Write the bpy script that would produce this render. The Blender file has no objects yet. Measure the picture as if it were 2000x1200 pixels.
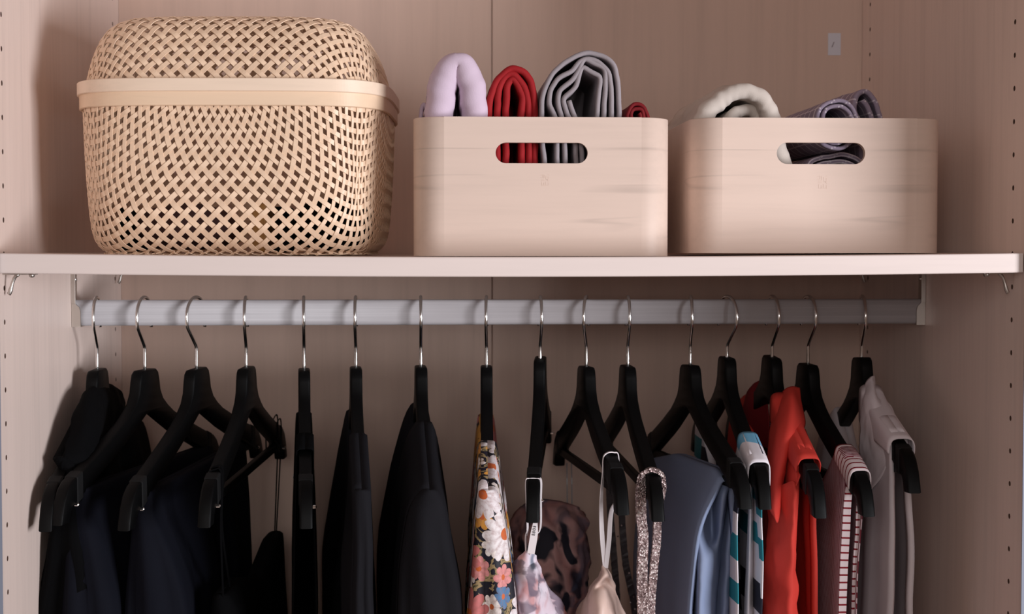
import bpy, bmesh, math, random
import numpy as np
from mathutils import Vector, Matrix, noise
from mathutils.geometry import tessellate_polygon
random.seed(7)
PI = math.pi
S = bpy.context.scene
COL = S.collection

# ------------------------------------------------------------------ camera
FPX = 3000.0
CAM = Vector((-0.0763, -1.444, 1.5022))
YAW, PITCH = math.radians(2.82), math.radians(2.1)
cd = bpy.data.cameras.new('camera'); cam = bpy.data.objects.new('camera', cd); COL.objects.link(cam)
cd.sensor_width = 36; cd.lens = FPX / 2000 * 36; cd.clip_start = .05
cam.location = CAM; cam.rotation_euler = (PI/2 - PITCH, 0, -YAW)
cd.dof.use_dof = True; cd.dof.focus_distance = 1.56; cd.dof.aperture_fstop = 9.0
S.camera = cam
# ------------------------------------------------------------------ world, lights, exposure
S.view_settings.view_transform = 'Standard'; S.view_settings.look = 'None'
S.view_settings.exposure = -0.22; S.view_settings.gamma = 1; S.view_settings.use_curve_mapping = False
W = bpy.data.worlds.new('room_ambience'); S.world = W; W.use_nodes = True
W.node_tree.nodes['Background'].inputs[0].default_value = (.72, .49, .39, 1)
W.node_tree.nodes['Background'].inputs[1].default_value = 0.23
def area(name, loc, target, sx, sy, power, col):
    l = bpy.data.lights.new(name, 'AREA'); l.shape = 'RECTANGLE'; l.size = sx; l.size_y = sy
    l.energy = power; l.color = col
    o = bpy.data.objects.new(name, l); COL.objects.link(o); o.location = loc
    o.rotation_euler = (Vector(target) - Vector(loc)).to_track_quat('-Z', 'Y').to_euler()
    return o
area('window_light', (2.32, -1.85, 1.22), (-.05, .05, 1.42), 1.1, .95, 116, (.94, .95, 1.0))
area('front_fill_light', (-.30, -2.6, 1.95), (0, .3, 1.45), 1.5, 1.0, 21, (1.0, .955, .94))  # added frontal fill for the box fronts and right panel, no real window

R3 = cam.rotation_euler.to_matrix(); RT = R3.transposed()
def P(px, py, Y):
    d = R3 @ Vector(((px-1000)/FPX, -(py-600)/FPX, -1))
    return CAM + d * ((Y - CAM.y) / d.y)
def XZ(px, Y, z):                # world x of a point at depth Y, height z seen in column px
    k = (px-1000)/FPX
    a = RT @ Vector((0, Y-CAM.y, z-CAM.z)); e = RT @ Vector((1, 0, 0))
    return CAM.x + (-k*a.z - a.x) / (e.x + k*e.z)

# ------------------------------------------------------------------ materials
class NT:
    def __init__(s, name, rough=.5, metal=0, spec=.5):
        s.m = bpy.data.materials.new(name); s.m.use_nodes = True
        s.t = s.m.node_tree; s.b = s.t.nodes['Principled BSDF']
        s.b.inputs['Roughness'].default_value = rough; s.b.inputs['Metallic'].default_value = metal
        s.b.inputs['Specular IOR Level'].default_value = spec
    def n(s, ty, ins=None, **kw):
        x = s.t.nodes.new(ty)
        for k, v in kw.items(): setattr(x, k, v)
        for k, v in (ins or {}).items():
            if hasattr(v, 'is_output'): s.t.links.new(v, x.inputs[k])
            else: x.inputs[k].default_value = v
        return x
    def math(s, op, a, b=0.0, c=None):
        ins = {0: a, 1: b}
        if c is not None: ins[2] = c
        return s.n('ShaderNodeMath', ins, operation=op).outputs[0]
    def ramp(s, f, stops, interp='LINEAR'):
        x = s.n('ShaderNodeValToRGB', {0: f}); r = x.color_ramp; r.interpolation = interp
        while len(r.elements) < len(stops): r.elements.new(.5)
        for e, (p, c) in zip(r.elements, stops): e.position = p; e.color = (*c, 1)
        return x.outputs[0]
    def mix(s, f, a, b):
        x = s.n('ShaderNodeMix', data_type='RGBA')
        for i, v in ((0, f), (6, a), (7, b)):
            if hasattr(v, 'is_output'): s.t.links.new(v, x.inputs[i])
            else: x.inputs[i].default_value = v if i == 0 else (*v, 1)
        return x.outputs[2]
    def coord(s, kind='Object', scale=(1, 1, 1), loc=(0, 0, 0)):
        c = s.n('ShaderNodeTexCoord').outputs[kind]
        return s.n('ShaderNodeMapping', {0: c, 1: loc, 3: scale}).outputs[0]
    def noise(s, v, scale, detail=3, rough=.5, dist=0):
        return s.n('ShaderNodeTexNoise', {'Vector': v, 'Scale': scale, 'Detail': detail, 'Roughness': rough, 'Distortion': dist})
    def col(s, c):
        if hasattr(c, 'is_output'): s.t.links.new(c, s.b.inputs['Base Color'])
        else: s.b.inputs['Base Color'].default_value = (*c, 1)
        return s
    def bump(s, h, strength=.3, dist=.001):
        x = s.n('ShaderNodeBump', {'Height': h, 'Strength': strength, 'Distance': dist})
        s.t.links.new(x.outputs[0], s.b.inputs['Normal']); return s
def srgb(r, g, b):
    f = lambda c: (c/255/12.92) if c/255 <= .04045 else ((c/255+.055)/1.055)**2.4
    return (f(r), f(g), f(b))
def mul(c, k): return tuple(v*k for v in c)

def wood(name, base, axis, rough=.4, var=.10, scale=1.0, streak=0.0, spec=.4):
    m = NT(name, rough, 0, spec)
    sc = {'z': (26, 26, 1.2), 'x': (1.6, 30, 30)}[axis]
    v = m.coord('Object', tuple(a*scale for a in sc))
    a = m.noise(v, 1.6, 5, .6, .4).outputs[0]
    b = m.noise(v, 7, 3, .6).outputs[0]
    f = m.math('ADD', m.math('MULTIPLY', a, .7), m.math('MULTIPLY', b, .3))
    c = m.ramp(f, [(.28, mul(base, 1-var*1.3)), (.5, base), (.75, tuple(min(1, x*(1+var*.8)) for x in base))])
    if streak:
        v2 = m.coord('Object', (.8, 3, 30))
        n = m.noise(v2, 1.0, 2, .4, .5).outputs[0]
        line = m.math('SUBTRACT', 1.0, m.math('MINIMUM', m.math('MULTIPLY', m.math('ABSOLUTE', m.math('SUBTRACT', n, .53)), 70), 1))
        gate = m.noise(m.coord('Object', (7, 3, 20)), 1.0, 2).outputs[0]
        g = m.math('MULTIPLY', line, m.ramp(gate, [(.47, (0, 0, 0)), (.62, (1, 1, 1))]))
        c = m.mix(m.math('MULTIPLY', g, streak), c, mul(base, .55))
    m.col(c); m.bump(b, .06, .0006)
    return m.m
PANEL = srgb(228, 208, 198)
M = {}
M['panel'] = wood('maple_laminate', PANEL, 'z', .38, .09)
M['back'] = wood('maple_back_board', srgb(203, 176, 161), 'z', .45, .08)
M['shelf'] = wood('maple_shelf', srgb(224, 209, 203), 'x', .4, .05)
M['box'] = wood('paulownia_wood', srgb(217, 194, 180), 'x', .5, .05, 1.3, .45)
M['bamboo'] = wood('bamboo_strip', srgb(236, 205, 176), 'z', .42, .08, 2)
M['rim'] = wood('bamboo_band', srgb(236, 206, 176), 'x', .42, .05, 1.6)
M['rim2'] = wood('bamboo_band_pale', srgb(240, 216, 193), 'x', .42, .06, 1.6)
def plain(name, c, rough=.5, metal=0, spec=.5):
    m = NT(name, rough, metal, spec); m.col(c); return m.m
M['hole'] = plain('drilled_chipboard', srgb(88, 62, 50), .9)
M['edge'] = plain('grey_edge_trim', srgb(128, 134, 150), .45)
M['black'] = plain('black_hanger_lacquer', (.0016, .0016, .0018), .5, 0, .12)
M['grip'] = plain('grey_rubber_grip', (.009, .009, .0095), .6, 0, .15)
M['chrome'] = plain('chrome', (.80, .79, .77), .16, 1)
M['metal'] = plain('nickel_bracket', (.56, .52, .48), .35, 1)
def rail_mat():
    m = NT('brushed_rail', .5, 0); v = m.coord('Object', (2, 90, 160))
    m.col(m.ramp(m.noise(v, 3, 3).outputs[0], [(.3, (.37, .345, .355)), (.7, (.43, .405, .415))])); return m.m
M['rail'] = rail_mat()
M['sticker'] = plain('white_sticker', srgb(205, 205, 215), .5)
M['white'] = plain('white_strap', srgb(222, 214, 216), .6)
M['ink'] = plain('black_print', (.02, .02, .025), .6)
def fabric(name, c, rough=.85, weave=900, bumps=.25, var=.08, sheen=.0):
    m = NT(name, rough, 0, .25 if max(c) > .05 else .06); v = m.coord('Object')
    n = m.noise(v, 14, 4).outputs[0]
    m.col(m.ramp(n, [(.3, mul(c, 1-var)), (.7, mul(c, 1+var))]))
    w = m.noise(v, weave, 2).outputs[0]; big = m.noise(v, 35, 3).outputs[0]
    m.bump(m.math('ADD', m.math('MULTIPLY', w, .25), big), bumps, .0025)
    if sheen: m.b.inputs['Sheen Weight'].default_value = sheen
    return m.m
M['blackcloth'] = fabric('black_wool', (.0025, .0025, .003), .9)
M['navy'] = fabric('navy_black_cloth', (.0055, .006, .010), .8)
M['charcoal'] = fabric('charcoal_cloth', (.0115, .011, .0135), .8)
M['lilac'] = fabric('lilac_cotton', srgb(206, 186, 203), .8)
M['red'] = fabric('red_cotton', srgb(152, 26, 31), .75)
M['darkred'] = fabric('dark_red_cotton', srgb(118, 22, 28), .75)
M['grey'] = fabric('grey_linen', srgb(152, 143, 147), .8)
M['beige'] = fabric('off_white_jersey', srgb(198, 187, 178), .85)
M['coral'] = fabric('coral_red_crepe', srgb(206, 62, 52), .75, 1200, .15)
M['blue'] = fabric('steel_blue_satin', srgb(124, 136, 164), .62, 1500, .06, .03)
M['bluelining'] = M['blue']
M['satin'] = fabric('blush_satin', srgb(206, 178, 166), .42, 1500, .06, .03)
M['blouse'] = fabric('white_viscose', srgb(212, 202, 206), .75, 1200, .12, .04)
M['brown'] = fabric('mauve_brown_cloth', srgb(92, 66, 64), .85)
M['straw'] = wood('straw', srgb(190, 140, 80), 'z', .6, .25, 8)

def stripes_towel():
    m = NT('purple_striped_towel', .9, 0, .2); v = m.coord('UV')
    n = m.noise(m.coord('Object'), 300, 2).outputs[0]
    sx = m.n('ShaderNodeSeparateXYZ', {0: v}).outputs
    w = m.math('FRACT', m.math('MULTIPLY', sx[1], 46)); w2 = m.math('FRACT', m.math('MULTIPLY', sx[0], 62))
    f = m.math('MAXIMUM', m.math('LESS_THAN', w, .12), m.math('MULTIPLY', m.math('LESS_THAN', w2, .10), .8))
    m.col(m.mix(m.math('MULTIPLY', f, .75), srgb(146, 133, 150), srgb(222, 212, 220))); m.bump(n, .3, .002); return m.m
M['towel'] = stripes_towel()
def rib_stripes():
    m = NT('red_white_ribbed_knit', .85, 0, .2); sx = m.n('ShaderNodeSeparateXYZ', {0: m.coord('UV')}).outputs
    w = m.math('FRACT', m.math('MULTIPLY', sx[0], 330)); f = m.math('LESS_THAN', w, .52)
    m.col(m.mix(f, srgb(196, 172, 176), srgb(112, 44, 54))); return m.m
M['rib'] = rib_stripes()
def trim_stripes():
    m = NT('white_trim_with_red_lines', .85, 0, .2); sx = m.n('ShaderNodeSeparateXYZ', {0: m.coord('UV')}).outputs
    w = m.math('FRACT', m.math('MULTIPLY', sx[0], 128)); f = m.math('LESS_THAN', w, .24)
    m.col(m.mix(f, srgb(222, 206, 208), srgb(128, 34, 44))); return m.m
M['trim'] = trim_stripes()
def flowers(m, v, scale, petals, size, seed):
    mp = m.n('ShaderNodeMapping', {0: v, 1: (seed, seed*.37, 0)}).outputs[0]
    vo = m.n('ShaderNodeTexVoronoi', {'Vector': mp, 'Scale': scale, 'Randomness': .75}, voronoi_dimensions='2D')
    sc = m.n('ShaderNodeVectorMath', {0: mp, 1: (scale, scale, scale)}, operation='MULTIPLY').outputs[0]
    ps = m.n('ShaderNodeVectorMath', {0: vo.outputs['Position'], 1: (scale, scale, scale)}, operation='MULTIPLY').outputs[0]
    d = m.n('ShaderNodeVectorMath', {0: sc, 1: ps}, operation='SUBTRACT').outputs[0]
    s = m.n('ShaderNodeSeparateXYZ', {0: d}).outputs
    ang = m.math('ARCTAN2', s[1], s[0]); r = vo.outputs['Distance']
    pet = m.math('ABSOLUTE', m.math('COSINE', m.math('MULTIPLY', ang, petals/2)))
    edge = m.math('MULTIPLY', m.math('ADD', .62, m.math('MULTIPLY', m.math('POWER', pet, .6), .38)), size)
    mask = m.math('LESS_THAN', r, edge); cen = m.math('LESS_THAN', r, size*.22)
    shade = m.math('ADD', .72, m.math('MULTIPLY', pet, .28))
    rnd = m.n('ShaderNodeSeparateColor', {0: vo.outputs['Color']}).outputs[0]
    return mask, cen, shade, rnd
def floral():
    m = NT('dark_floral_print', .6, 0, .3); v = m.coord('UV')
    lf = m.noise(v, 34, 3, .5, 1.5).outputs[0]
    c = m.ramp(lf, [(0, (.010, .009, .016)), (.52, (.012, .010, .020)), (.535, srgb(150, 128, 92)), (.60, srgb(96, 88, 62)), (.62, (.012, .01, .02))], 'CONSTANT')
    for scale, pet, size, seed, cols in (
            (33, 7, .42, 3.1, [(0, srgb(232, 222, 216)), (.35, srgb(214, 150, 62)), (.6, srgb(214, 140, 138)), (.85, srgb(74, 120, 160))]),
            (15.5, 11, .42, 1.3, [(0, srgb(224, 216, 218)), (.42, srgb(212, 150, 66)), (.62, srgb(196, 112, 110)), (.85, srgb(226, 218, 218))])):
        mask, cen, sh, rnd = flowers(m, v, scale, pet, size, seed)
        fc = m.ramp(rnd, cols, 'CONSTANT')
        fc = m.mix(m.math('SUBTRACT', 1.0, sh), fc, srgb(120, 70, 60))
        fc = m.mix(cen, fc, srgb(196, 96, 44))
        gn = m.noise(v, 260, 3, .6).outputs[0]
        fc = m.mix(m.ramp(gn, [(.45, (0, 0, 0)), (.75, (.55, .55, .55))]), fc, srgb(150, 104, 100))
        c = m.mix(mask, c, fc)
    m.col(c); return m.m
M['floral'] = floral()
def muted(name, cols, sc):
    m = NT(name, .7, 0, .25); v = m.coord('Object', (1, .6, 1))
    a = m.noise(v, sc, 2, .45, 1.2).outputs[0]; b = m.noise(m.coord('Object', (1, .6, 1), (4, 2, 1)), sc*1.5, 3, .5, .8).outputs[0]
    c1 = m.ramp(a, cols); f = m.ramp(b, [(.50, (0, 0, 0)), (.58, (1, 1, 1))])
    c2 = m.ramp(a, [(.3, srgb(74, 78, 98)), (.5, srgb(120, 104, 116)), (.65, srgb(36, 36, 46))])
    m.col(m.mix(m.math('MULTIPLY', f, .8), c1, c2)); return m.m
M['palefloral'] = muted('pale_rose_print', [(.34, srgb(188, 140, 142)), (.44, srgb(208, 190, 200)), (.56, srgb(212, 202, 212)), (.68, srgb(130, 134, 150))], 26)
M['shadefloral'] = muted('shaded_rose_print', [(.34, srgb(60, 52, 62)), (.45, srgb(176, 128, 124)), (.58, srgb(190, 150, 146)), (.62, srgb(40, 40, 50))], 17)  # rose print with shade put into its colours, for the dress's rear half
def geo(name, stops, period, off=0.0):
    m = NT(name, .6, 0, .3); sx = m.n('ShaderNodeSeparateXYZ', {0: m.coord('UV')}).outputs
    k = m.math('FLOOR', m.math('MULTIPLY', sx[0], 9))
    h = m.math('FRACT', m.math('MULTIPLY', m.math('SINE', m.math('MULTIPLY', k, 12.9)), 43.7))
    f = m.math('FRACT', m.math('ADD', m.math('MULTIPLY', sx[1], 1/period), m.math('ADD', m.math('MULTIPLY', h, .5), off)))
    m.col(m.ramp(f, stops, 'CONSTANT')); return m.m
WHT, NVY, TEAL, SKY = srgb(222, 216, 222), srgb(28, 30, 46), srgb(34, 128, 142), srgb(112, 172, 205)
M['geo'] = geo('white_navy_teal_block_print', [(0, WHT), (.17, NVY), (.36, WHT), (.50, TEAL), (.66, WHT), (.80, TEAL), (.93, WHT)], .165)
def cap_geo():
    m = NT('sky_and_white_print', .6, 0, .3); sx = m.n('ShaderNodeSeparateXYZ', {0: m.coord('UV')}).outputs
    f = m.math('GREATER_THAN', m.math('SUBTRACT', sx[1], m.math('MULTIPLY', sx[0], .75)), .012)
    m.col(m.mix(f, SKY, WHT)); return m.m
M['capgeo'] = cap_geo()
def sequin():
    m = NT('rose_gold_sequins', .3, .55); v = m.coord('Object')
    vo = m.n('ShaderNodeTexVoronoi', {'Vector': v, 'Scale': 520})
    m.col(m.ramp(m.n('ShaderNodeSeparateColor', {0: vo.outputs['Color']}).outputs[0], [(0, srgb(120, 98, 98)), (.6, srgb(186, 162, 160)), (.95, srgb(240, 225, 222))]))
    nm = m.n('ShaderNodeBump', {'Height': vo.outputs['Distance'], 'Strength': .9, 'Distance': .002})
    m.t.links.new(nm.outputs[0], m.b.inputs['Normal']); return m.m
M['sequin'] = sequin()

# ------------------------------------------------------------------ object helpers
def mesh_obj(name, verts, faces, mat, parent=None, smooth=True, uv=None, mats=None):
    me = bpy.data.meshes.new(name); me.from_pydata([tuple(v) for v in verts], [], faces); me.update()
    if uv is not None:
        l = me.uv_layers.new(name='uv'); vi = np.zeros(len(me.loops), int); me.loops.foreach_get('vertex_index', vi)
        l.data.foreach_set('uv', np.array(uv, float)[vi].ravel())
    me.materials.append(mat)
    for x in (mats or []): me.materials.append(x)
    if smooth: me.polygons.foreach_set('use_smooth', [True]*len(me.polygons))
    o = bpy.data.objects.new(name, me); COL.objects.link(o)
    if parent: o.parent = parent
    return o
def bm_obj(name, bm, mat, parent=None, smooth=False):
    bmesh.ops.recalc_face_normals(bm, faces=bm.faces)
    me = bpy.data.meshes.new(name); bm.to_mesh(me); bm.free(); me.materials.append(mat)
    if smooth: me.polygons.foreach_set('use_smooth', [True]*len(me.polygons))
    o = bpy.data.objects.new(name, me); COL.objects.link(o)
    if parent: o.parent = parent
    return o
def tag(o, label=None, cat=None, group=None, kind=None):
    for k, v in (('label', label), ('category', cat), ('group', group), ('kind', kind)):
        if v: o[k] = v
    return o
def empty(name, loc=(0, 0, 0)):
    o = bpy.data.objects.new(name, None); COL.objects.link(o); o.empty_display_size = .03
    o.location = loc
    return o
def box_bm(bm, lo, hi, bev=0):
    r = bmesh.ops.create_cube(bm, size=1); vs = r['verts']
    for v in vs: v.co = Vector([(lo[i]+hi[i])/2 + v.co[i]*(hi[i]-lo[i]) for i in range(3)])
    if bev:
        es = list({e for v in vs for e in v.link_edges})
        bmesh.ops.bevel(bm, geom=es, offset=bev, segments=2, affect='EDGES', profile=.5)
def box(name, lo, hi, mat, parent=None, bev=0):
    bm = bmesh.new(); box_bm(bm, lo, hi, bev); return bm_obj(name, bm, mat, parent)
def tube_mesh(pts, r, seg=10, closed=False):
    pts = [Vector(p) for p in pts]; n = len(pts); vs = []; fs = []
    t0 = (pts[1]-pts[0]).normalized(); up = Vector((1, 0, 0)) if abs(t0.x) < .9 else Vector((0, 0, 1))
    nrm = (up - t0*up.dot(t0)).normalized()
    for i, p in enumerate(pts):
        t = (pts[min(i+1, n-1)]-pts[max(i-1, 0)]).normalized()
        nrm = (nrm - t*nrm.dot(t)).normalized(); b = t.cross(nrm)
        rr = r[i] if isinstance(r, (list, tuple)) else r
        for k in range(seg):
            a = 2*PI*k/seg; vs.append(p + (nrm*math.cos(a)+b*math.sin(a))*rr)
    for i in range(n-1):
        for k in range(seg):
            a, b2 = i*seg+k, i*seg+(k+1) % seg; fs.append((a, b2, b2+seg, a+seg))
    fs.append(tuple(range(seg))[::-1]); fs.append(tuple((n-1)*seg+k for k in range(seg)))
    return vs, fs
def tube(name, pts, r, mat, parent=None, seg=10):
    vs, fs = tube_mesh(pts, r, seg); return mesh_obj(name, vs, fs, mat, parent)
def catmull(pts, n):
    a = np.array([tuple(p) for p in pts], float)
    if len(a) < 3: return [tuple(a[0]*(1-t)+a[-1]*t) for t in np.linspace(0, 1, n)]
    e = np.vstack([2*a[0]-a[1], a, 2*a[-1]-a[-2]]); out = []
    for t in np.linspace(0, len(a)-1, n):
        i = min(int(t), len(a)-2); f = t-i; p0, p1, p2, p3 = e[i], e[i+1], e[i+2], e[i+3]
        out.append(.5*((2*p1)+(-p0+p2)*f+(2*p0-5*p1+4*p2-p3)*f*f+(-p0+3*p1-3*p2+p3)*f**3))
    return out
def grid_faces(nr, nc, off=0, wrap=False):
    f = []
    for i in range(nr-1):
        for j in range(nc if wrap else nc-1):
            a = off+i*nc+j; b = off+i*nc+(j+1) % nc; f.append((a, b, b+nc, a+nc))
    return f
def solidify(o, th, off=0):
    m = o.modifiers.new('cloth_thickness', 'SOLIDIFY'); m.thickness = th; m.offset = off; return o

# ------------------------------------------------------------------ wardrobe shell
FY = -.0155                   # front edge of the side panels
HW, D = .482, .557            # half inside width, inside depth
ZT, ZB = 2.34, .06
ZS = 1.500                    # shelf top
def side_panel(name, sx):
    """18 mm panel whose inner face has two rows of real drilled pin holes, 32 mm apart"""
    vs, fs, mi = [], [], []
    x = sx*HW; xo = sx*(HW+.018); dep = .007*sx
    def q(*p, m=0):
        b = len(vs); vs.extend(p); fs.append(tuple(range(b, b+len(p)))); mi.append(m)
    hr = .0026
    zc0 = ZS-.0185-.0145      # a hole just under the shelf support
    cols = [(FY+.037-.012, FY+.037+.012), (D-.037-.012, D-.037+.012)]
    z_lo, z_hi = ZB, ZT
    for y0, y1 in ((FY, cols[0][0]), (cols[0][1], cols[1][0]), (cols[1][1], D)):
        q((x, y0, z_lo), (x, y1, z_lo), (x, y1, z_hi), (x, y0, z_hi))
    ks = [k for k in range(-40, 30) if z_lo+.05 < zc0+.032*k < z_hi-.05]
    zlo2, zhi2 = zc0+.032*ks[0]-.016, zc0+.032*ks[-1]+.016
    for y0, y1 in cols:
        q((x, y0, z_lo), (x, y1, z_lo), (x, y1, zlo2), (x, y0, zlo2))
        q((x, y0, zhi2), (x, y1, zhi2), (x, y1, z_hi), (x, y0, z_hi))
        yc = (y0+y1)/2
        for k in ks:
            zc = zc0+.032*k; b = len(vs); n = 16
            for i in range(n):
                a = 2*PI*i/n; c, s = math.cos(a), math.sin(a); m = max(abs(c), abs(s))
                vs.append((x, yc+.012*c/m, zc+.016*s/m))
            for i in range(n): a = 2*PI*i/n; vs.append((x, yc+hr*math.cos(a), zc+hr*math.sin(a)))
            for i in range(n): a = 2*PI*i/n; vs.append((x+dep, yc+hr*math.cos(a), zc+hr*math.sin(a)))
            for i in range(n):
                j = (i+1) % n
                fs.append((b+i, b+j, b+n+j, b+n+i)); mi.append(0)
                fs.append((b+n+i, b+n+j, b+2*n+j, b+2*n+i)); mi.append(1)
            fs.append(tuple(b+2*n+i for i in range(n))); mi.append(1)
    q((xo, FY, z_lo), (xo, D+.01, z_lo), (xo, D+.01, z_hi), (xo, FY, z_hi))
    q((x, D, z_lo), (xo, D+.01, z_lo), (xo, D+.01, z_hi), (x, D, z_hi))
    q((x, FY, z_lo), (xo, FY, z_lo), (xo, FY, z_hi), (x, FY, z_hi))
    q((x, FY, z_lo), (xo, FY, z_lo), (xo, D, z_lo), (x, D, z_lo))
    q((x, FY, z_hi), (xo, FY, z_hi), (xo, D, z_hi), (x, D, z_hi))
    o = mesh_obj(name, vs, fs, M['panel'], None, False, mats=[M['hole']])
    o.data.polygons.foreach_set('material_index', mi)
    return tag(o, kind='structure')
side_panel('wall_left', -1); side_panel('wall_right', 1)
for s, nm in ((-1, 'trim_1'), (1, 'trim_2')):
    a, b = sorted((s*(HW+.019), XZ(4 if s < 0 else 1996, FY, P(4, 1000, FY).z)))
    tag(box(nm, (a, FY-.0015, ZB), (b, FY-.0002, ZT), M['edge'], None), kind='structure')
bk = tag(box('wall_back', (-HW-.018, D+.004, ZB), (HW+.018, D+.012, ZT), M['back']), kind='structure')
seam = XZ(961, D, 1.6)
box('back_board', (-HW, D, ZB), (seam-.0009, D+.004, ZT), M['back'], bk, .0004)
box('back_board', (seam+.0009, D, ZB), (HW, D+.004, ZT), M['back'], bk, .0004)
tag(box('ceiling', (-HW, FY, ZT-.018), (HW, D, ZT), M['panel']), kind='structure')
tag(box('floor', (-HW, FY, ZB-.02), (HW, D, ZB), M['panel']), kind='structure')
p0, p1 = P(1617, 108, D), P(1642, 65, D)
tag(box('wall_sticker', (p0.x, D-.0006, p0.z), (p1.x, D-.0001, p1.z), M['sticker']), 'small white rectangular sticker on the upper right back board', 'sticker')
st = bpy.data.objects['wall_sticker']
vs = [P(1624+a, 92-b, D-.0008) for a, b in ((0, 0), (1.6, -.5), (6, 10), (4.6, 10.6))]+[P(1624+a, 92-b, D-.0006) for a, b in ((0, 0), (1.6, -.5), (6, 10), (4.6, 10.6))]
mesh_obj('pen_mark', vs, [(0, 1, 2, 3), (7, 6, 5, 4), (0, 4, 5, 1), (1, 5, 6, 2), (2, 6, 7, 3), (3, 7, 4, 0)], plain('grey_pen', srgb(120, 112, 120)), st, False)

# shelf: slightly sagging under its load
SAG = .0037
def sag(x): return -SAG*max(0, 1-(x/HW)**2)
def build_shelf():
    nx = 40; xs = np.linspace(-HW+.0006, HW-.0022, nx+1); prof = []
    y0, y1, th, b = FY+.004, D-.012, .0185, .0012
    prof = [(y0, -th+b), (y0+b*.3, -th+b*.3), (y0+b, -th), (y1, -th), (y1, 0), (y0+b, 0), (y0+b*.3, -b*.3), (y0, -b)]
    vs = [(x, y, ZS+z+sag(x)) for x in xs for y, z in prof]; n = len(prof)
    fs = grid_faces(nx+1, n, 0, True); fs += [tuple(range(n)), tuple(nx*n+i for i in range(n))[::-1]]
    return mesh_obj('wardrobe_shelf', vs, fs, M['shelf'], None, False)
tag(build_shelf(), 'pale wood shelf board carrying the basket and the two wooden boxes', 'shelf')
for sx, yy, lab in ((-1, FY+.037, 'small metal shelf support at the front under the left shelf end'), (1, FY+.037, 'small metal shelf support at the front under the right shelf end'),
                    (-1, D-.037, 'small metal shelf support at the back on the left panel'), (1, D-.037, 'small metal shelf support at the back on the right panel')):
    t = empty('shelf_support', (0, 0, 0)); tag(t, lab, 'shelf support', 'metal supports under the shelf ends')
    x0 = sx*HW; zt = ZS-.0187
    box('support_plate', (min(x0, x0-sx*.030), yy-.006, zt-.0016), (max(x0, x0-sx*.030), yy+.006, zt-.0002), M['metal'], t, .0004)
    tube('support_pin', [(x0-sx*.0265, yy, zt-.0022), (x0-sx*.0268, yy-.0063, zt-.0022)], .0022, M['metal'], t, 10)
    tube('support_hook', catmull([(x0-sx*.014, yy-.002, zt-.0012), (x0-sx*.0105, yy-.002, zt-.004), (x0-sx*.008, yy-.002, zt-.010), (x0-sx*.006, yy-.002, zt-.0175), (x0-sx*.0045, yy-.002, zt-.020)], 10), [.0016]*6+[.002]*4, M['metal'], t, 8)
# small peg above the shelf at the far left
q_ = P(161, 491, D-.09)
tag(tube('wall_peg', [(-HW+.0002, q_.y, ZS+.0036), (-HW+.012, q_.y, ZS+.0036)], .0028, M['metal']), 'tiny metal peg on the left panel just above the shelf behind the basket', 'peg')

# ------------------------------------------------------------------ clothes rail
YR = .295
zr1, zr0 = 1.5022-.0552, 1.5022-.0838
zrc, rh = (zr1+zr0)/2, (zr1-zr0)/2
t = empty('clothes_rail', (0, 0, 0)); tag(t, 'grey oval metal clothes rail fixed below the shelf', 'clothes rail')
sec = []
for k in range(40):
    a = 2*PI*k/40; c, s = math.cos(a), math.sin(a)
    sec.append((.0075*math.copysign(abs(c)**.6, c), rh*math.copysign(abs(s)**.4, s)))
vs = [(x, YR+a, zrc+b) for x in (-HW+.002, HW-.002) for a, b in sec]; n = len(sec)
mesh_obj('rail_bar', vs, [(k, (k+1) % n, n+(k+1) % n, n+k) for k in range(n)]+[tuple(range(n)), tuple(range(n, 2*n))[::-1]], M['rail'], t)
for s in (-1, 1):
    x0 = s*HW; e = lambda a, b: (min(x0-s*a, x0-s*b), max(x0-s*a, x0-s*b))
    bm = bmesh.new()
    # end cup: side profile with a curved shoulder, wrapped around the rail
    pr = [(0, zr1-.002), (.0012, zr1+.0005), (.0055, zr1-.0052), (.0085, zr1-.008), (.0098, zr1-.013), (.0098, zr0-.001), (0, zr0-.001)]
    vsA = [bm.verts.new((x0-s*(a+.0003), YR-.0102, b)) for a, b in pr]; vsB = [bm.verts.new((x0-s*(a+.0003), YR+.0102, b)) for a, b in pr]
    bm.faces.new(vsA); bm.faces.new(vsB[::-1])
    for k in range(len(pr)): bm.faces.new((vsA[k], vsA[(k+1) % len(pr)], vsB[(k+1) % len(pr)], vsB[k]))
    cup = bm_obj('end_bracket', bm, M['metal'], t)
    a, b = e(.0002, .0017); box('bracket_strap', (a, YR-.011, zr1-.004), (b, YR+.011, ZS-.0190), M['metal'], cup, .0003)
    a, b = e(.0002, .0050); box('bracket_lip', (a, YR-.0112, zr1-.004), (b, YR-.0098, ZS-.0190), M['metal'], cup, .0003)
    tube('screw', [(x0-s*.0015, YR, ZS-.030), (x0-s*.0042, YR, ZS-.030)], [.0030, .0018], M['chrome'], cup, 12)

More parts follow.
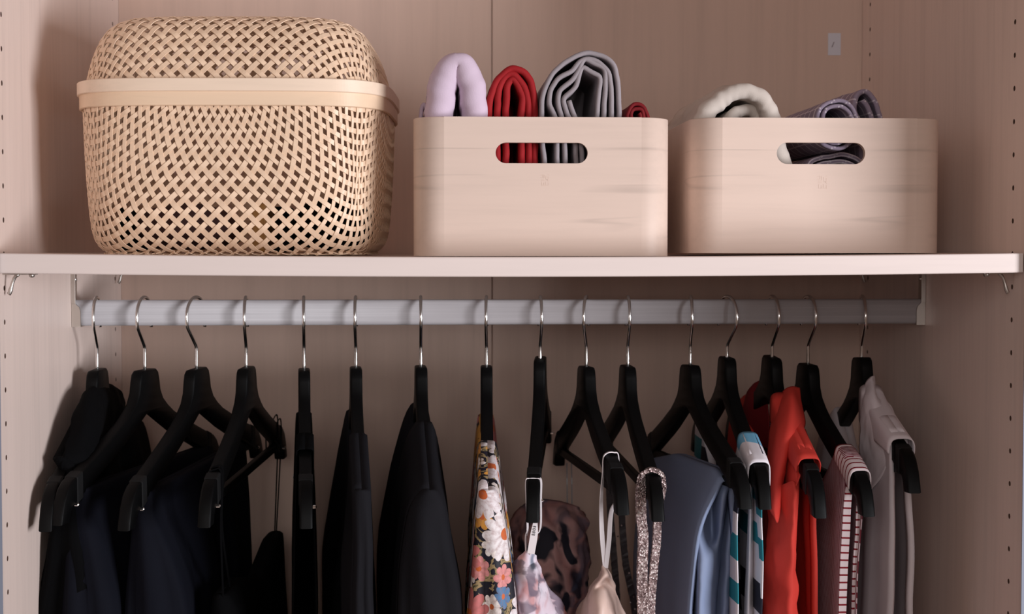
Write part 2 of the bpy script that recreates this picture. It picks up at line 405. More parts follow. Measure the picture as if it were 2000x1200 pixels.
# ------------------------------------------------------------------ woven basket
BA = .1535
def Rp(th, a=BA, n=4.6):
    return a/((abs(math.cos(th))**n+abs(math.sin(th))**n)**(1/n))
BODY = [(0, 0), (.80, 0), (.865, .0025), (.915, .009), (.948, .021), (.968, .045), (.985, .085), (.995, .125), (1.0, .150)]
LID = [(0, .0795), (.45, .079), (.70, .0770), (.80, .0715), (.875, .0600), (.935, .039), (.98, .012), (1.0, 0), (1.0, -.006)]
def fine(prof, n=60):
    c = catmull(prof, n); return [(max(0, p[0]), p[1]) for p in c]
BODYf, LIDf = fine(BODY), fine(LID)
def walk(prof, rho, R):
    acc = 0; pr = prof[0]
    for q in prof[1:]:
        dr, dz = (q[0]-pr[0])*R, q[1]-pr[1]; L = math.hypot(dr, dz)
        if acc+L >= rho:
            f = (rho-acc)/L if L else 0
            r = (pr[0]+(q[0]-pr[0])*f)*R; z = pr[1]+dz*f
            return r, z, dz/L if L else 0, dr/L if L else 1
        acc += L; pr = q
    return None
def sheet(u, v, prof, kdrop, sgn):
    """flat plaited sheet -> basket surface; sheet axes run to the basket corners"""
    X = (u-v)/math.sqrt(2); Y = (u+v)/math.sqrt(2)
    m = max(abs(X), abs(Y))
    if m < 1e-6: return None
    rho = math.hypot(X, Y)
    o = min(abs(X), abs(Y))/m
    th0 = math.atan(o); h = max(0, rho-Rp(th0)*.93)
    k = 1+min(h/BA, .32)
    if kdrop: k = k-(k-1.0)*min(1, max(0, (h-.080)/.065))
    tau = o*(k-(k-1)*o*o)
    if abs(X) >= abs(Y): dx, dy = math.copysign(1, X), math.copysign(tau, Y)
    else: dx, dy = math.copysign(tau, X), math.copysign(1, Y)
    th = math.atan2(dy, dx); R = Rp(th)
    w = walk(prof, rho, R)
    if w is None: return None
    r, z, tz, tr = w
    e = 1e-3
    t1 = Rp(th+e); tang = Vector((math.cos(th+e)*t1-math.cos(th-e)*Rp(th-e), math.sin(th+e)*t1-math.sin(th-e)*Rp(th-e), 0)).normalized()
    nrm2 = Vector((tang.y, -tang.x, 0))
    N = (nrm2*(tz*sgn) + Vector((0, 0, -tr*sgn))).normalized()
    return Vector((r*math.cos(th), r*math.sin(th), z)), N
def weave(prof, ext, p, width, kdrop, sgn, parent, zoff, mat):
    n = int(ext/p)+1; step = p/4; cnt = 0
    for dirn in (0, 1):
        for i in range(-n, n+1):
            c = (i+.5)*p; run = []; runs = []
            for q in range(int(-ext/step), int(ext/step)+1):
                s = q*step
                r = sheet(s, c, prof, kdrop, sgn) if dirn == 0 else sheet(c, s, prof, kdrop, sgn)
                if r is None:
                    if len(run) > 5: runs.append(run)
                    run = []; continue
                ph = (s/p-.5); j = math.cos(PI*ph)*(1 if i % 2 == 0 else -1)*(1 if dirn == 0 else -1)
                r2 = sheet(s, c+p, prof, kdrop, sgn) if dirn == 0 else sheet(c+p, s, prof, kdrop, sgn)
                run.append((r[0]+r[1]*(.00065*j), r[1], r2[0] if r2 else None))
            if len(run) > 5: runs.append(run)
            for run in runs:
                vs = []; L = len(run)
                wr_ = random.uniform(.92, 1.06); wl = width*wr_
                for k in range(L):
                    a, b = run[max(0, k-1)][0], run[min(L-1, k+1)][0]
                    T = (b-a).normalized(); N = run[k][1]; B = T.cross(N).normalized()
                    N2 = B.cross(T).normalized()
                    if run[k][2] is not None: dp = abs((run[k][2]-run[k][0]).dot(B)); wl = min(width, max(.0024, .52*dp))*wr_
                    wj = wl; c0 = run[k][0]+Vector((0, 0, zoff))
                    vs += [c0-B*wj/2-N2*.0003, c0+B*wj/2-N2*.0003, c0+B*wj*.46+N2*.0003, c0-B*wj*.46+N2*.0003]
                fs = grid_faces(L, 4, 0, True)
                mesh_obj('bamboo_strip', vs, fs, mat, parent, False); cnt += 1
    return cnt
def band(name, a, z0, z1, th, mat, parent, top_in=0):
    n = 400; vs = []
    for k in range(n):
        ang = 2*PI*k/n; R = Rp(ang, a); c, s = math.cos(ang), math.sin(ang)
        for (dr, z) in ((0, z0), (th*.6, z0), (th, z0+.0007), (th, z1-.0007), (th*.6, z1), (0, z1)):
            vs.append(((R+dr)*c, (R+dr)*s, z))
    fs = []
    for k in range(n):
        for j in range(6):
            a1, b1 = k*6+j, k*6+(j+1) % 6; a2, b2 = ((k+1) % n)*6+j, ((k+1) % n)*6+(j+1) % 6
            fs.append((a1, b1, b2, a2))
    o = mesh_obj(name, vs, fs, mat, parent, False); return o
bl = P(155, 183, .13).x; 
BX, BY = -.2780, .2185
basket = empty('woven_basket', (BX, BY, ZS+sag(BX)+.0008)); basket.rotation_euler.z = -math.radians(2.2)
tag(basket, 'large lidded basket woven from pale bamboo strips on the left of the shelf', 'basket')
c1 = weave(BODYf, 0.375, .0107, .0052, True, 1, basket, 0, M['bamboo'])
band('body_rim', BA+.0012, .1445, .1590, .0026, M['rim'], basket)
lid = band('lid', BA+.0028, .1582, .1712, .0030, M['rim2'], basket)
c2 = weave(LIDf, .28, .0102, .0052, False, -1, lid, .1600, M['bamboo'])
print('strips', c1, c2)

# contents of the basket seen through the weave
def lump(name, c, r, mat, label, cat, seed=0, amp=.25, parent=None):
    bm = bmesh.new(); bmesh.ops.create_icosphere(bm, subdivisions=4, radius=1)
    for v in bm.verts:
        n = noise.noise(v.co*1.7+Vector((seed, 0, 0)))*amp + noise.noise(v.co*4+Vector((seed, 3, 0)))*amp*.4
        p = v.co*(1+n); v.co = Vector((c[0]+p.x*r[0], c[1]+p.y*r[1], c[2]+max(p.z, -.93)*r[2]))
    o = bm_obj(name, bm, mat, parent, True)
    if label: tag(o, label, cat)
    return o
zf = ZS+sag(BX)+.003
lump('folded_scarf', (-.335, .185, zf+.026), (.058, .075, .025), M['brown'], 'mauve brown scarf inside the basket, seen through the lower left weave', 'scarf', 1, .12)
lump('black_pouch', (-.185, .175, zf+.028), (.048, .065, .028), M['blackcloth'], 'black pouch inside the basket, seen through the lower right weave', 'pouch', 4, .10)
box('straw_holder', (-.263, .115, zf), (-.246, .20, zf+.050), M['straw'], None, .003)
tag(bpy.data.objects['straw_holder'], 'straw coloured woven holder standing in the middle of the basket', 'holder')
box('black_case', (-.302+.062, .112, zf), (-.236+.012+.001, .16, zf+.046), M['blackcloth'], None, .003)
bpy.data.objects['black_case'].location.x = .0
tag(bpy.data.objects['black_case'], 'small black upright case inside the basket near its middle', 'case')
box('leather_purse', (-.398, .13, zf+.001), (-.385, .25, zf+.045), M['blackcloth'], None, .003)
tag(bpy.data.objects['leather_purse'], 'narrow black purse standing at the left side inside the basket', 'purse')

# ------------------------------------------------------------------ wooden storage boxes
def storage_box(label, x0, x1, yf, dep, ztop, zbot, hpx, hx0, hx1, hz0, hz1):
    """rounded upright plywood box, stadium hand hole cut through the front and back"""
    root = empty('storage_box', ((x0+x1)/2, yf, zbot)); th = .0065; r = .030; ox, oy, oz = root.location
    root['n'] = 0; del root['n']
    tag(root, label, 'box', 'wooden boxes on the shelf')
    def arc_wall():
        vs = []; fs = []
        def ring(inset, n=12):
            pts = []
            xa, xb, ya, yb, rr = x0+inset, x1-inset, yf+inset, yf+dep-inset, r-inset
            # from front flat's right end, round the box to its left end, leaving both flats open
            for (cx, cy, a0) in ((xb-rr, ya+rr, -90), (xb-rr, yb-rr, 0)):
                pts += [(cx+rr*math.cos(math.radians(a0+90*k/n)), cy+rr*math.sin(math.radians(a0+90*k/n))) for k in range(n+1)]
            A = list(pts); pts = []
            for (cx, cy, a0) in ((xa+rr, yb-rr, 90), (xa+rr, ya+rr, 180)):
                pts += [(cx+rr*math.cos(math.radians(a0+90*k/n)), cy+rr*math.sin(math.radians(a0+90*k/n))) for k in range(n+1)]
            return A, pts
        for side in (0, 1):
            o_, i_ = ring(0)[side], ring(th)[side]; n = len(o_); b = 0; e = .0008
            rows = [(o_, zbot), (o_, ztop-e), ([(p[0]*.5+q[0]*.5)*.3+p[0]*.7 for p, q in zip(o_, i_)], None)]
            for pts, z in ((o_, zbot), (o_, ztop-e), ([(p[0]*.88+q[0]*.12, p[1]*.88+q[1]*.12) for p, q in zip(o_, i_)], ztop), ([(p[0]*.12+q[0]*.88, p[1]*.12+q[1]*.88) for p, q in zip(o_, i_)], ztop), (i_, ztop-e), (i_, zbot)):
                vs.extend([(p[0]-ox, p[1]-oy, z-oz) for p in pts])
            fs += grid_faces(6, n, b)
            mesh_obj('side_wall', vs, fs, M['box'], root); vs = []; fs = []
    arc_wall()
    def flat_wall(name, ya, yb):
        xa, xb = x0+r, x1-r
        outer = [(xa, zbot), (xb, zbot), (xb, ztop), (xa, ztop)]
        rr = (hz1-hz0)/2; zc = (hz0+hz1)/2; hole = []
        for k in range(17): a = math.radians(-90+180*k/16); hole.append((hx1-rr+rr*math.cos(a), zc+rr*math.sin(a)))
        for k in range(17): a = math.radians(90+180*k/16); hole.append((hx0+rr+rr*math.cos(a), zc+rr*math.sin(a)))
        tri = tessellate_polygon([[Vector((a, b, 0)) for a, b in outer], [Vector((a, b, 0)) for a, b in hole[::-1]]])
        P2 = outer+hole[::-1]; n = len(P2); vs = [(a-ox, ya-oy, b-oz) for a, b in P2]+[(a-ox, yb-oy, b-oz) for a, b in P2]
        fs = [tuple(t) for t in tri]+[tuple(i+n for i in t)[::-1] for t in tri]
        for k in range(4): j = (k+1) % 4; fs.append((k, j, j+n, k+n))
        for k in range(4, n): j = 4+(k-3) % (n-4); fs.append((k, j, j+n, k+n))
        bm = bmesh.new(); me = bpy.data.meshes.new('x'); me.from_pydata(vs, [], fs); bm.from_mesh(me)
        return bm_obj(name, bm, M['box'], root)
    fw = flat_wall('front_panel', yf, yf+th); flat_wall('rear_panel', yf+dep-th, yf+dep)
    bx = box('base_panel', (x0+.013-ox, yf+.013-oy, .0005), (x1-.013-ox, yf+dep-.013-oy, .006), M['box'], root)
    return root, fw
def place_box(label, L, Rr, top, bot, hl, hr, ht, hb, yf, dep):
    a, b = P(L, bot, yf+.03), P(Rr, bot, yf+.03)
    z0 = P((L+Rr)/2, bot, yf).z; z1 = P((L+Rr)/2, top, yf).z
    h0, h1 = P(hl, hb, yf), P(hr, ht, yf)
    zz = ZS+min(sag(a.x), sag(b.x))+.0006
    zz = ZS+max(sag(a.x), sag(b.x))+.0003
    return storage_box(label, a.x, b.x, yf, dep, z1, zz, 0, h0.x, h1.x, h0.z, h1.z)
b1, f1 = place_box('pale wooden box beside the basket, holding lilac, red and grey rolls', 808, 1303, 228.5, 500, 968, 1148, 279, 319, .050, .34)
b2, f2 = place_box('pale wooden box on the right, holding off-white and purple textiles', 1343, 1827, 230.5, 497, 1517, 1690, 279, 320.5, .100, .34)
# stamped mark on each box (three stacked rows of small strokes)
M['stamp'] = plain('stamped_wood', srgb(212, 187, 171), .6)
def stamp(root, px, py, yf, sc):
    strokes = [((-10, -11), (-4, -12)), ((-4, -12), (-4, -6)), ((-10, -6), (-4, -6)), ((-1, -12), (-1, -4)), ((3, -10), (3, -3)), ((7, -12), (10, -12)), ((8, -8), (8, -3)),
               ((-8, -2), (-1, -2)), ((-8, 1), (-1, 1)), ((2, -1), (9, -1)), ((5, -1), (9, 3)), ((-7, 4), (-7, 12)), ((-7, 12), (9, 12)), ((2, 4), (2, 11)), ((8, 6), (8, 12)), ((-2, 6), (-2, 12))]
    bm = bmesh.new(); o = root.location
    for (a, b), (c, d) in strokes:
        p, q = P(px+a*sc, py+b*sc, yf), P(px+c*sc, py+d*sc, yf); dd = (q-p); 
        if dd.length < 1e-6: continue
        n = Vector((-dd.z, 0, dd.x)).normalized()*.00028
        v = [bm.verts.new(x-o) for x in (p-n, q-n, q+n, p+n)]; f = bm.faces.new(v)
        r = bmesh.ops.extrude_face_region(bm, geom=[f]); bmesh.ops.translate(bm, verts=[g for g in r['geom'] if isinstance(g, bmesh.types.BMVert)], vec=(0, -.00012, 0))
    ob = bm_obj('stamped_mark', bm, M['stamp'], root); return ob
stamp(b1, 1064, 352, .050, .85); stamp(b2, 1606, 356, .100, 1.0)

def surf(name, rows, mat, parent=None, nr=30, nc=36, th=.0012, wr=.0, seed=0, label=None, cat=None, closed=False):
    """smooth surface through rows of (px, py, depth) control points"""
    PQ = lambda p: P(*p) if len(p) == 3 else Vector((P(*p[:3]).x, p[3], P(*p[:3]).z))
    g = [catmull([PQ(p) for p in r], nc) for r in rows]; cols = []
    for j in range(nc): cols.append(catmull([g[k][j] for k in range(len(g))], nr))
    vs = []; uv = []
    for r in range(nr):
        for j in range(nc):
            p = Vector(cols[j][r]); w = noise.noise(p*45+Vector((seed, 0, 0)))*wr+noise.noise(p*110+Vector((seed, 5, 0)))*wr*.35
            p += Vector((w, -w*.6, 0)); vs.append(p); uv.append((j/(nc-1)*.06, r/(nr-1)*.06))
    o = mesh_obj(name, vs, grid_faces(nr, nc), mat, parent, True, uv); solidify(o, th)
    if label: tag(o, label, cat)
    return o


# ------------------------------------------------------------------ rolled textiles
def roll(name, path, y0, y1, th, mat, label, cat='textile', wr=.0012, seed=0, tilt=0, n=150, grp=None, crisp=False, plug=None):
    """thick cloth strip following `path` (pixel coordinates seen at depth y0), extruded into the box"""
    raw = [(P(a, b, y0).x, P(a, b, y0).z) for a, b in path]
    if crisp:
        A = np.array(raw); sl = np.r_[0, np.cumsum(np.hypot(*np.diff(A, axis=0).T))]; tt_ = np.linspace(0, sl[-1], n)
        B = np.c_[np.interp(tt_, sl, A[:, 0]), np.interp(tt_, sl, A[:, 1])]
        Cm = np.array(catmull(raw, n)); Cs = np.r_[0, np.cumsum(np.hypot(*np.diff(Cm, axis=0).T))]; Cs = Cs/Cs[-1]*sl[-1]
        C2 = np.c_[np.interp(tt_, Cs, Cm[:, 0]), np.interp(tt_, Cs, Cm[:, 1])]
        B = B*.75+C2*.25
        for _ in range(2): B[1:-1] = (B[:-2]+2*B[1:-1]+B[2:])/4
        pts = [tuple(b) for b in B]
    else: pts = catmull(raw, n)
    pts = [Vector((p[0], 0, p[1])) for p in pts]; L = len(pts); rows = 26; vs = []; uv = []
    ths = th if callable(th) else (lambda s: th)
    cum = [0]
    for k in range(1, L): cum.append(cum[-1]+(pts[k]-pts[k-1]).length)
    cx = sum(p.x for p in pts)/L; cz = sum(p.z for p in pts)/L
    nc = 2*L
    for r in range(rows):
        f = r/(rows-1)
        if r < 9: aa = [.06, .2, .36, .55, .75, .96, 1.18, 1.4, PI/2][r]; k = math.sin(aa); y = None
        else: y = y0+.014+(y1-y0-.014)*((r-9)/(rows-10)); k = 1
        left, right = [], []
        for i, p in enumerate(pts):
            T = (pts[min(L-1, i+1)]-pts[max(0, i-1)]).normalized(); N = Vector((-T.z, 0, T.x))
            h0 = ths(i/(L-1))/2; h = h0*k; yq = y if y is not None else y0+h0*(1-math.cos(aa))
            w = noise.noise(Vector((p.x*55+seed, yq*26, p.z*55)))*wr + noise.noise(Vector((p.x*130+seed, yq*50, p.z*130)))*wr*.45
            yy = yq+noise.noise(Vector((p.x*30, seed, p.z*30)))*.003+tilt*(p.z-cz)
            base = Vector((p.x, yy, p.z))+N*w
            left.append(base+N*h); right.append(base-N*h)
        ring = left+right[::-1]; vs += ring
        yv = y if y is not None else y0+.001*r
        uv += [(c, yv) for c in cum]+[(c+.003, yv) for c in cum[::-1]]
    fs = grid_faces(rows, nc, 0, True)
    for k in range(L-1): fs.append((k, k+1, nc-2-k, nc-1-k))
    b = (rows-1)*nc
    for k in range(L-1): fs.append((b+k, b+k+1, b+nc-2-k, b+nc-1-k)[::-1])
    o = mesh_obj(name, vs, fs, mat, None, True, uv)
    bm = bmesh.new(); bm.from_mesh(o.data); bmesh.ops.recalc_face_normals(bm, faces=bm.faces); bm.to_mesh(o.data); bm.free()
    if plug:        # added cloth sheet blocking the hollow further in, so it goes dark
        yp, x0_, y0_, x1_, y1_p = plug
        surf('hollow_plug', [[(x0_+(x1_-x0_)*a, y0_+(y1_p-y0_)*b, y0, yp+.012*math.sin(9*a+5*b)) for a in (0, .2, .4, .6, .8, 1)] for b in (0, .25, .5, .75, 1)], mat, o, nr=16, nc=16, wr=.004, seed=seed)
    return tag(o, label, cat, grp)
def spiral(cx, cy, rx, ry, dx, turns, start, wob=0.0, seed=0, per=16):
    out = []; n = int(turns*per)
    for k in range(n+1):
        a = math.radians(start)+2*PI*k/per; d = dx*k/per
        w = 1+wob*math.sin(3*a+seed+k*.13)+wob*.6*math.sin(5*a+seed*2)
        out.append((cx+(rx-d)*w*math.cos(a), cy-(ry-d*1.05)*w*math.sin(a)))
    return out
y1_ = .062; s1 = 1500/FPX/1000
px2m = (1.444+y1_)/FPX
roll('rolled_textile', [(858, 345), (856, 260), (861, 190), (870, 150), (884, 124), (902, 122), (916, 150), (924, 185), (930, 230), (930, 345)],
     y1_, .30, lambda s: (57 if s < .5 else 53)*px2m*(1-.40*math.exp(-((s-.5)/.075)**2)), M['lilac'], 'thick lilac rolled textile at the left of the first wooden box', wr=.0026, seed=3, grp='rolled textiles in the first box', plug=(.20, 876, 145, 908, 330))
rp = [(955, 345), (954, 230), (958, 190), (970, 158), (986, 140), (1000, 132), (1020, 138), (1036, 156), (1044, 190), (1046, 345), (1034, 352), (1034, 240), (1031, 190), (1024, 165),
      (1012, 152), (998, 142), (980, 158), (972, 190), (971, 240), (972, 345), (988, 352), (988, 250), (989, 195), (991, 165), (1002, 150), (1012, 168), (1022, 190), (1018, 240), (1020, 330)]
roll('rolled_textile', rp, y1_+.006, .30, 13.5*px2m, M['red'], 'bright red rolled textile between the lilac and grey rolls', wr=.0010, seed=9, n=260, grp='rolled textiles in the first box', crisp=True, plug=(.18, 990, 160, 1020, 330))
gp = [(1066, 340), (1059, 260), (1059, 195), (1066, 168), (1078, 145), (1098, 126), (1124, 110), (1148, 101), (1178, 108), (1198, 124), (1208, 160), (1210, 220), (1205, 340),
      (1192, 352), (1196, 250), (1195, 180), (1190, 140), (1172, 122), (1150, 113), (1132, 118), (1120, 138), (1092, 150), (1076, 175), (1072, 205), (1086, 228), (1090, 345),
      (1106, 350), (1102, 260), (1098, 232), (1090, 202), (1092, 176), (1118, 158), (1132, 134), (1142, 112), (1158, 122), (1182, 134), (1183, 170), (1180, 230), (1178, 340),
      (1162, 345), (1165, 250), (1168, 205), (1172, 170), (1174, 148), (1150, 138), (1138, 128), (1130, 152), (1124, 172), (1100, 192), (1108, 222), (1122, 250), (1128, 345),
      (1140, 345), (1134, 270), (1134, 250), (1120, 222), (1112, 196)]
roll('rolled_textile', gp, y1_, .31, 9.5*px2m, M['grey'], 'large grey linen roll with a loose spiral end in the first wooden box', wr=.0007, seed=5, n=420, grp='rolled textiles in the first box', crisp=True, plug=(.20, 1104, 122, 1184, 330))
roll('rolled_textile', spiral(1244, 226, 25, 27, 7, 2.6, 200, .05, 2), .13, .33, 7.5*(1.444+.13)/FPX, M['darkred'], 'small dark red roll at the right rear of the first wooden box', wr=.001, seed=2, grp='rolled textiles in the first box')
roll('rolled_textile', spiral(828, 250, 14, 50, 6, 1.4, 200, .03, 1), .16, .32, 8*(1.444+.16)/FPX, M['lilac'], 'edge of a mauve roll behind the thick lilac one', seed=6, grp='rolled textiles in the first box')
y2_ = .115; p2 = (1.444+y2_)/FPX
roll('rolled_textile', [(1376, 345), (1372, 265), (1386, 220), (1408, 192), (1440, 179), (1474, 182), (1500, 203), (1513, 240), (1522, 280), (1540, 345)], y2_+.004, .34,
     lambda s: 35*p2*(1+.12*math.sin(9*s)), M['beige'], 'thick off-white folded jersey arching over the left of the second box', wr=.0034, seed=12, grp='rolled textiles in the second box')
roll('rolled_textile', [(1424, 345), (1420, 260), (1428, 228), (1448, 216), (1474, 220), (1484, 240), (1486, 345)], y2_+.022, .33, 24*p2, M['beige'], 'inner fold of off-white jersey under the thick arch in the second box', wr=.004, seed=31, grp='rolled textiles in the second box', plug=(.22, 1420, 215, 1490, 330))
roll('rolled_textile', spiral(1634, 240, 46, 52, 10, 2.5, 190, .02, 4), y2_+.004, .33, 8*p2, M['towel'], 'purple striped towel roll with a round open end in the second box', wr=.001, seed=14, grp='rolled textiles in the second box')
roll('rolled_textile', [(1722, 345), (1722, 260), (1716, 215), (1700, 184), (1684, 178), (1672, 192), (1670, 215), (1680, 250), (1690, 345), (1700, 345), (1705, 250), (1698, 215), (1686, 195)], y2_+.045, .33, 10*(1.444+y2_+.04)/FPX, M['towel'], 'purple striped towel folded at the right rear of the second box', wr=.0015, seed=15, grp='rolled textiles in the second box')

roll('rolled_textile', spiral(1632, 338, 66, 46, 13, 2.2, 190, .03, 4), y2_+.035, .33, 10*p2, M['towel'], 'purple striped textile lying low in the second box, seen through its hand hole', wr=.0012, seed=18, grp='rolled textiles in the second box')
# ------------------------------------------------------------------ clothes hangers
UP = [(0, 0), (.017, 0), (.0225, -.0035), (.0258, -.012), (.0285, -.024), (.036, -.0345), (.050, -.044), (.067, -.053), (.11, -.0695), (.15, -.0835), (.178, -.0930)]
TIP = [(.190, -.0965), (.200, -.1035), (.2085, -.115), (.2135, -.128), (.2155, -.1375)]
LOW = [(.1985, -.1375), (.1955, -.129), (.190, -.1225), (.178, -.1185), (.14, -.104), (.10, -.0895), (.070, -.0775), (.035, -.0615), (.010, -.0500), (0, -.0475)]
def arm_top(t): return float(np.interp(abs(t), [p[0] for p in UP+TIP], [p[1] for p in UP+TIP]))
def hanger_meshes():
    d = {}
    half = UP+TIP+LOW[:-1]
    poly = half+[LOW[-1]]+[(-x, z) for x, z in half[::-1][:-1]]
    n = len(poly); H = .0066; vs = []; c = len(poly)
    def inset(k, amt):
        a, b, e = Vector(poly[k-1]), Vector(poly[k]), Vector(poly[(k+1) % n])
        n1 = Vector((-(b-a).y, (b-a).x)).normalized() if (b-a).length > 1e-9 else Vector((0, 0)); n2 = Vector((-(e-b).y, (e-b).x)).normalized()
        nn = (n1+n2); nn = nn.normalized() if nn.length > 1e-6 else n1
        return (b.x-nn.x*-amt*-1 if False else b.x+nn.x*amt, b.y+nn.y*amt)
    area2 = sum(poly[k-1][0]*poly[k][1]-poly[k][0]*poly[k-1][1] for k in range(n)); sg = 1 if area2 > 0 else -1
    ins = [inset(k, .0016*sg) for k in range(n)]
    mid = [inset(k, .0005*sg) for k in range(n)]
    layers = [(ins, -H), (mid, -H+.0008), (poly, -H+.0024), (poly, H-.0024), (mid, H-.0008), (ins, H)]
    for pl, x in layers: vs += [(x, -a, b) for a, b in pl]     # local: +t -> -y (towards the room)
    fs = grid_faces(6, n, 0, True)
    tri = tessellate_polygon([[Vector((a, b, 0)) for a, b in ins]])
    fs += [tuple(t) for t in tri]+[tuple(i+5*n for i in t)[::-1] for t in tri]
    bm = bmesh.new(); me = bpy.data.meshes.new('x'); me.from_pydata(vs, [], fs); bm.from_mesh(me)
    bmesh.ops.recalc_face_normals(bm, faces=bm.faces)
    for e in bm.edges: e.smooth = len(e.link_faces) == 2 and e.calc_face_angle(0) < .95
    for f in bm.faces: f.smooth = True
    m2 = bpy.data.meshes.new('frame'); bm.to_mesh(m2); m2.materials.append(M['black']); d['frame'] = m2
    for s in (1, -1):
        bm = bmesh.new(); rows = []
        for t, o in ((.169, .0002), (.170, .0007), (.181, .0007), (.182, .0002)):
            zt = float(np.interp(t, [p[0] for p in UP+TIP], [p[1] for p in UP+TIP])); lo = LOW[::-1]
            zb = float(np.interp(t, [p[0] for p in lo], [p[1] for p in lo]))
            rows.append([bm.verts.new((x, -s*t-s*.12*(0), z)) for x, z in ((-H-o, zb-o), (H+o, zb-o), (H+o, zt+o-.001), (H-.001, zt+o), (-H+.001, zt+o), (-H-o, zt+o-.001))])
        for a, b in zip(rows, rows[1:]):
            for k in range(6): bm.faces.new((a[k], a[(k+1) % 6], b[(k+1) % 6], b[k]))
        bm.faces.new(rows[0]); bm.faces.new(rows[-1][::-1]); bmesh.ops.recalc_face_normals(bm, faces=bm.faces)
        m3 = bpy.data.meshes.new('shoulder_grip'); bm.to_mesh(m3); m3.materials.append(M['grip']); d['grip%d' % s] = m3
    bm = bmesh.new(); box_bm(bm, (-.0035, -.186, -.1215), (.0035, .186, -.1115), .0015)
    m4 = bpy.data.meshes.new('trouser_bar'); bm.to_mesh(m4); m4.materials.append(M['black']); d['bar'] = m4
    vs, fs = tube_mesh([(0, 0, 0), (.0035, 0, 0), (.0045, 0, 0)], [.0018, .0018, .0008], 10)
    m5 = bpy.data.meshes.new('bar_pin'); m5.from_pydata(vs, [], fs); m5.materials.append(M['chrome']); d['pin'] = m5
    return d
HM = hanger_meshes()
HC = Vector((0, YR, 1.5022-.0752)); HR = .0232
#        neck px, neck py, bulge px, front tip px, front tip py, label
HG = [(190, 722, 182, 90, 1038, 'black hanger nearest the left panel, under a bulky black garment'),
      (283, 722, 267, 116, 1025, 'second black hanger from the left, arms bare, dark cloth over its bar'),
      (384, 720, 364, 243, 1037, 'third black hanger from the left, arms bare, dark cloth over its bar'),
      (481, 718, 477, 400, 1030, 'fourth black hanger from the left with thin black straps on its rear arm'),
      (594, 722, 593, 598, 1032, 'edge-on black hanger carrying a slim black garment with a tiny white tag'),
      (695, 718, 693, 706, 1020, 'edge-on black hanger inside the narrow charcoal top'),
      (822, 716, 822, 838, 1020, 'edge-on black hanger inside the wide charcoal jacket'),
      (950, 716, 949, 953, 1020, 'edge-on black hanger inside the bright floral dress'),
      (1055, 700, 1058, 1040, 1022, 'edge-on black hanger with white printed strap over its tip'),
      (1145, 716, 1140, 1213, 1004, 'black hanger holding the thin white straps of the blush camisole'),
      (1226, 715, 1230, 1284, 1018, 'black hanger holding the sequinned strap'),
      (1348, 713, 1352, 1450, 992, 'black hanger holding the steel blue top'),
      (1420, 698, 1440, 1492, 994, 'black hanger holding the teal and navy block print dress'),
      (1508, 697, 1522, 1603, 1013, 'black hanger holding the coral red shirt'),
      (1578, 711, 1594, 1693, 1008, 'black hanger holding the red and white striped top'),
      (1683, 698, 1691, 1777, 961, 'rightmost black hanger, holding the white blouse')]
HI = []
for i, (nx, ny, bx_, tx, ty, lab) in enumerate(HG):
    zn = P(nx, ny, YR).z; x0 = XZ(nx, YR, zn)
    psi = 0.0; tilt = 0.0
    for _ in range(8):                          # turn and tilt that bring the front tip where it hangs
        lt, lz = .207, -.1375
        t2 = lt*math.cos(tilt)+lz*math.sin(tilt)*0; z2 = lz*math.cos(tilt)-lt*math.sin(tilt)
        Y = YR-t2*math.cos(psi)
        pt = P(tx, ty, Y)
        psi = math.asin(max(-.5, min(.5, (pt.x-x0)/t2)))
        tilt = math.asin(max(-.12, min(.12, ((zn+lz)-pt.z)/lt)))
    root = empty('clothes_hanger', (x0, YR, zn)); root.rotation_euler = (0, 0, psi)
    tag(root, lab, 'hanger', 'black hangers on the rail')
    HI.append(dict(x=x0, z=zn, psi=psi, tilt=tilt, root=root))
    def ch(name, me, tilted=True):
        o = bpy.data.objects.new(name, me); COL.objects.link(o); o.parent = root
        if tilted: o.rotation_euler.x = tilt
        return o
    ch('frame', HM['frame']); ch('shoulder_grip', HM['grip1']); ch('shoulder_grip', HM['grip-1']); ch('trouser_bar', HM['bar'])
    for s in (-1, 1):
        o = ch('bar_pin', HM['pin']); p = Matrix.Rotation(tilt, 4, 'X') @ Vector((.0062, s*.186, -.121)); o.location = p
    # hook, turned on its own about the stem
    zb = 1.5022-.1085
    px_at = lambda ps: (lambda q: q)(0)
    Yb = YR-HR; xb = XZ(bx_, Yb, HC.z); hp = math.asin(max(-.9, min(.9, (xb-x0)/HR)))
    rel = hp-psi
    path = [(0, zn-.012), (0, zb)]
    pts = [(0, zn-.012-zn), (0, zb-zn-.0015), (.0012, zb-zn+.002), (.010, zb-zn+.0115)]
    for a in np.linspace(-28, 208, 22):
        r = math.radians(a); pts.append((HR*math.cos(r), HC.z-zn+HR*math.sin(r)))
    pts3 = [(math.sin(rel)*a, -math.cos(rel)*a, z) for a, z in pts]
    pts3 = [pts3[0], tuple(np.array(pts3[0])*.5+np.array(pts3[1])*.5)]+pts3[1:]
    hk = tube('hook', pts3, .00185, M['chrome'], root, 12)
    root['_'] = 1; del root['_']
def hp(i, t, zl, side=0.0):
    """world point of hanger i: t towards the room along its width, zl up from its neck, side across"""
    h = HI[i]; c, s = math.cos(h['tilt']), math.sin(h['tilt'])
    y, z = -t*c-zl*s, -t*s+zl*c
    cp, sp = math.cos(h['psi']), math.sin(h['psi'])
    return Vector((h['x']+side*cp-y*sp, YR+side*sp+y*cp, h['z']+z))

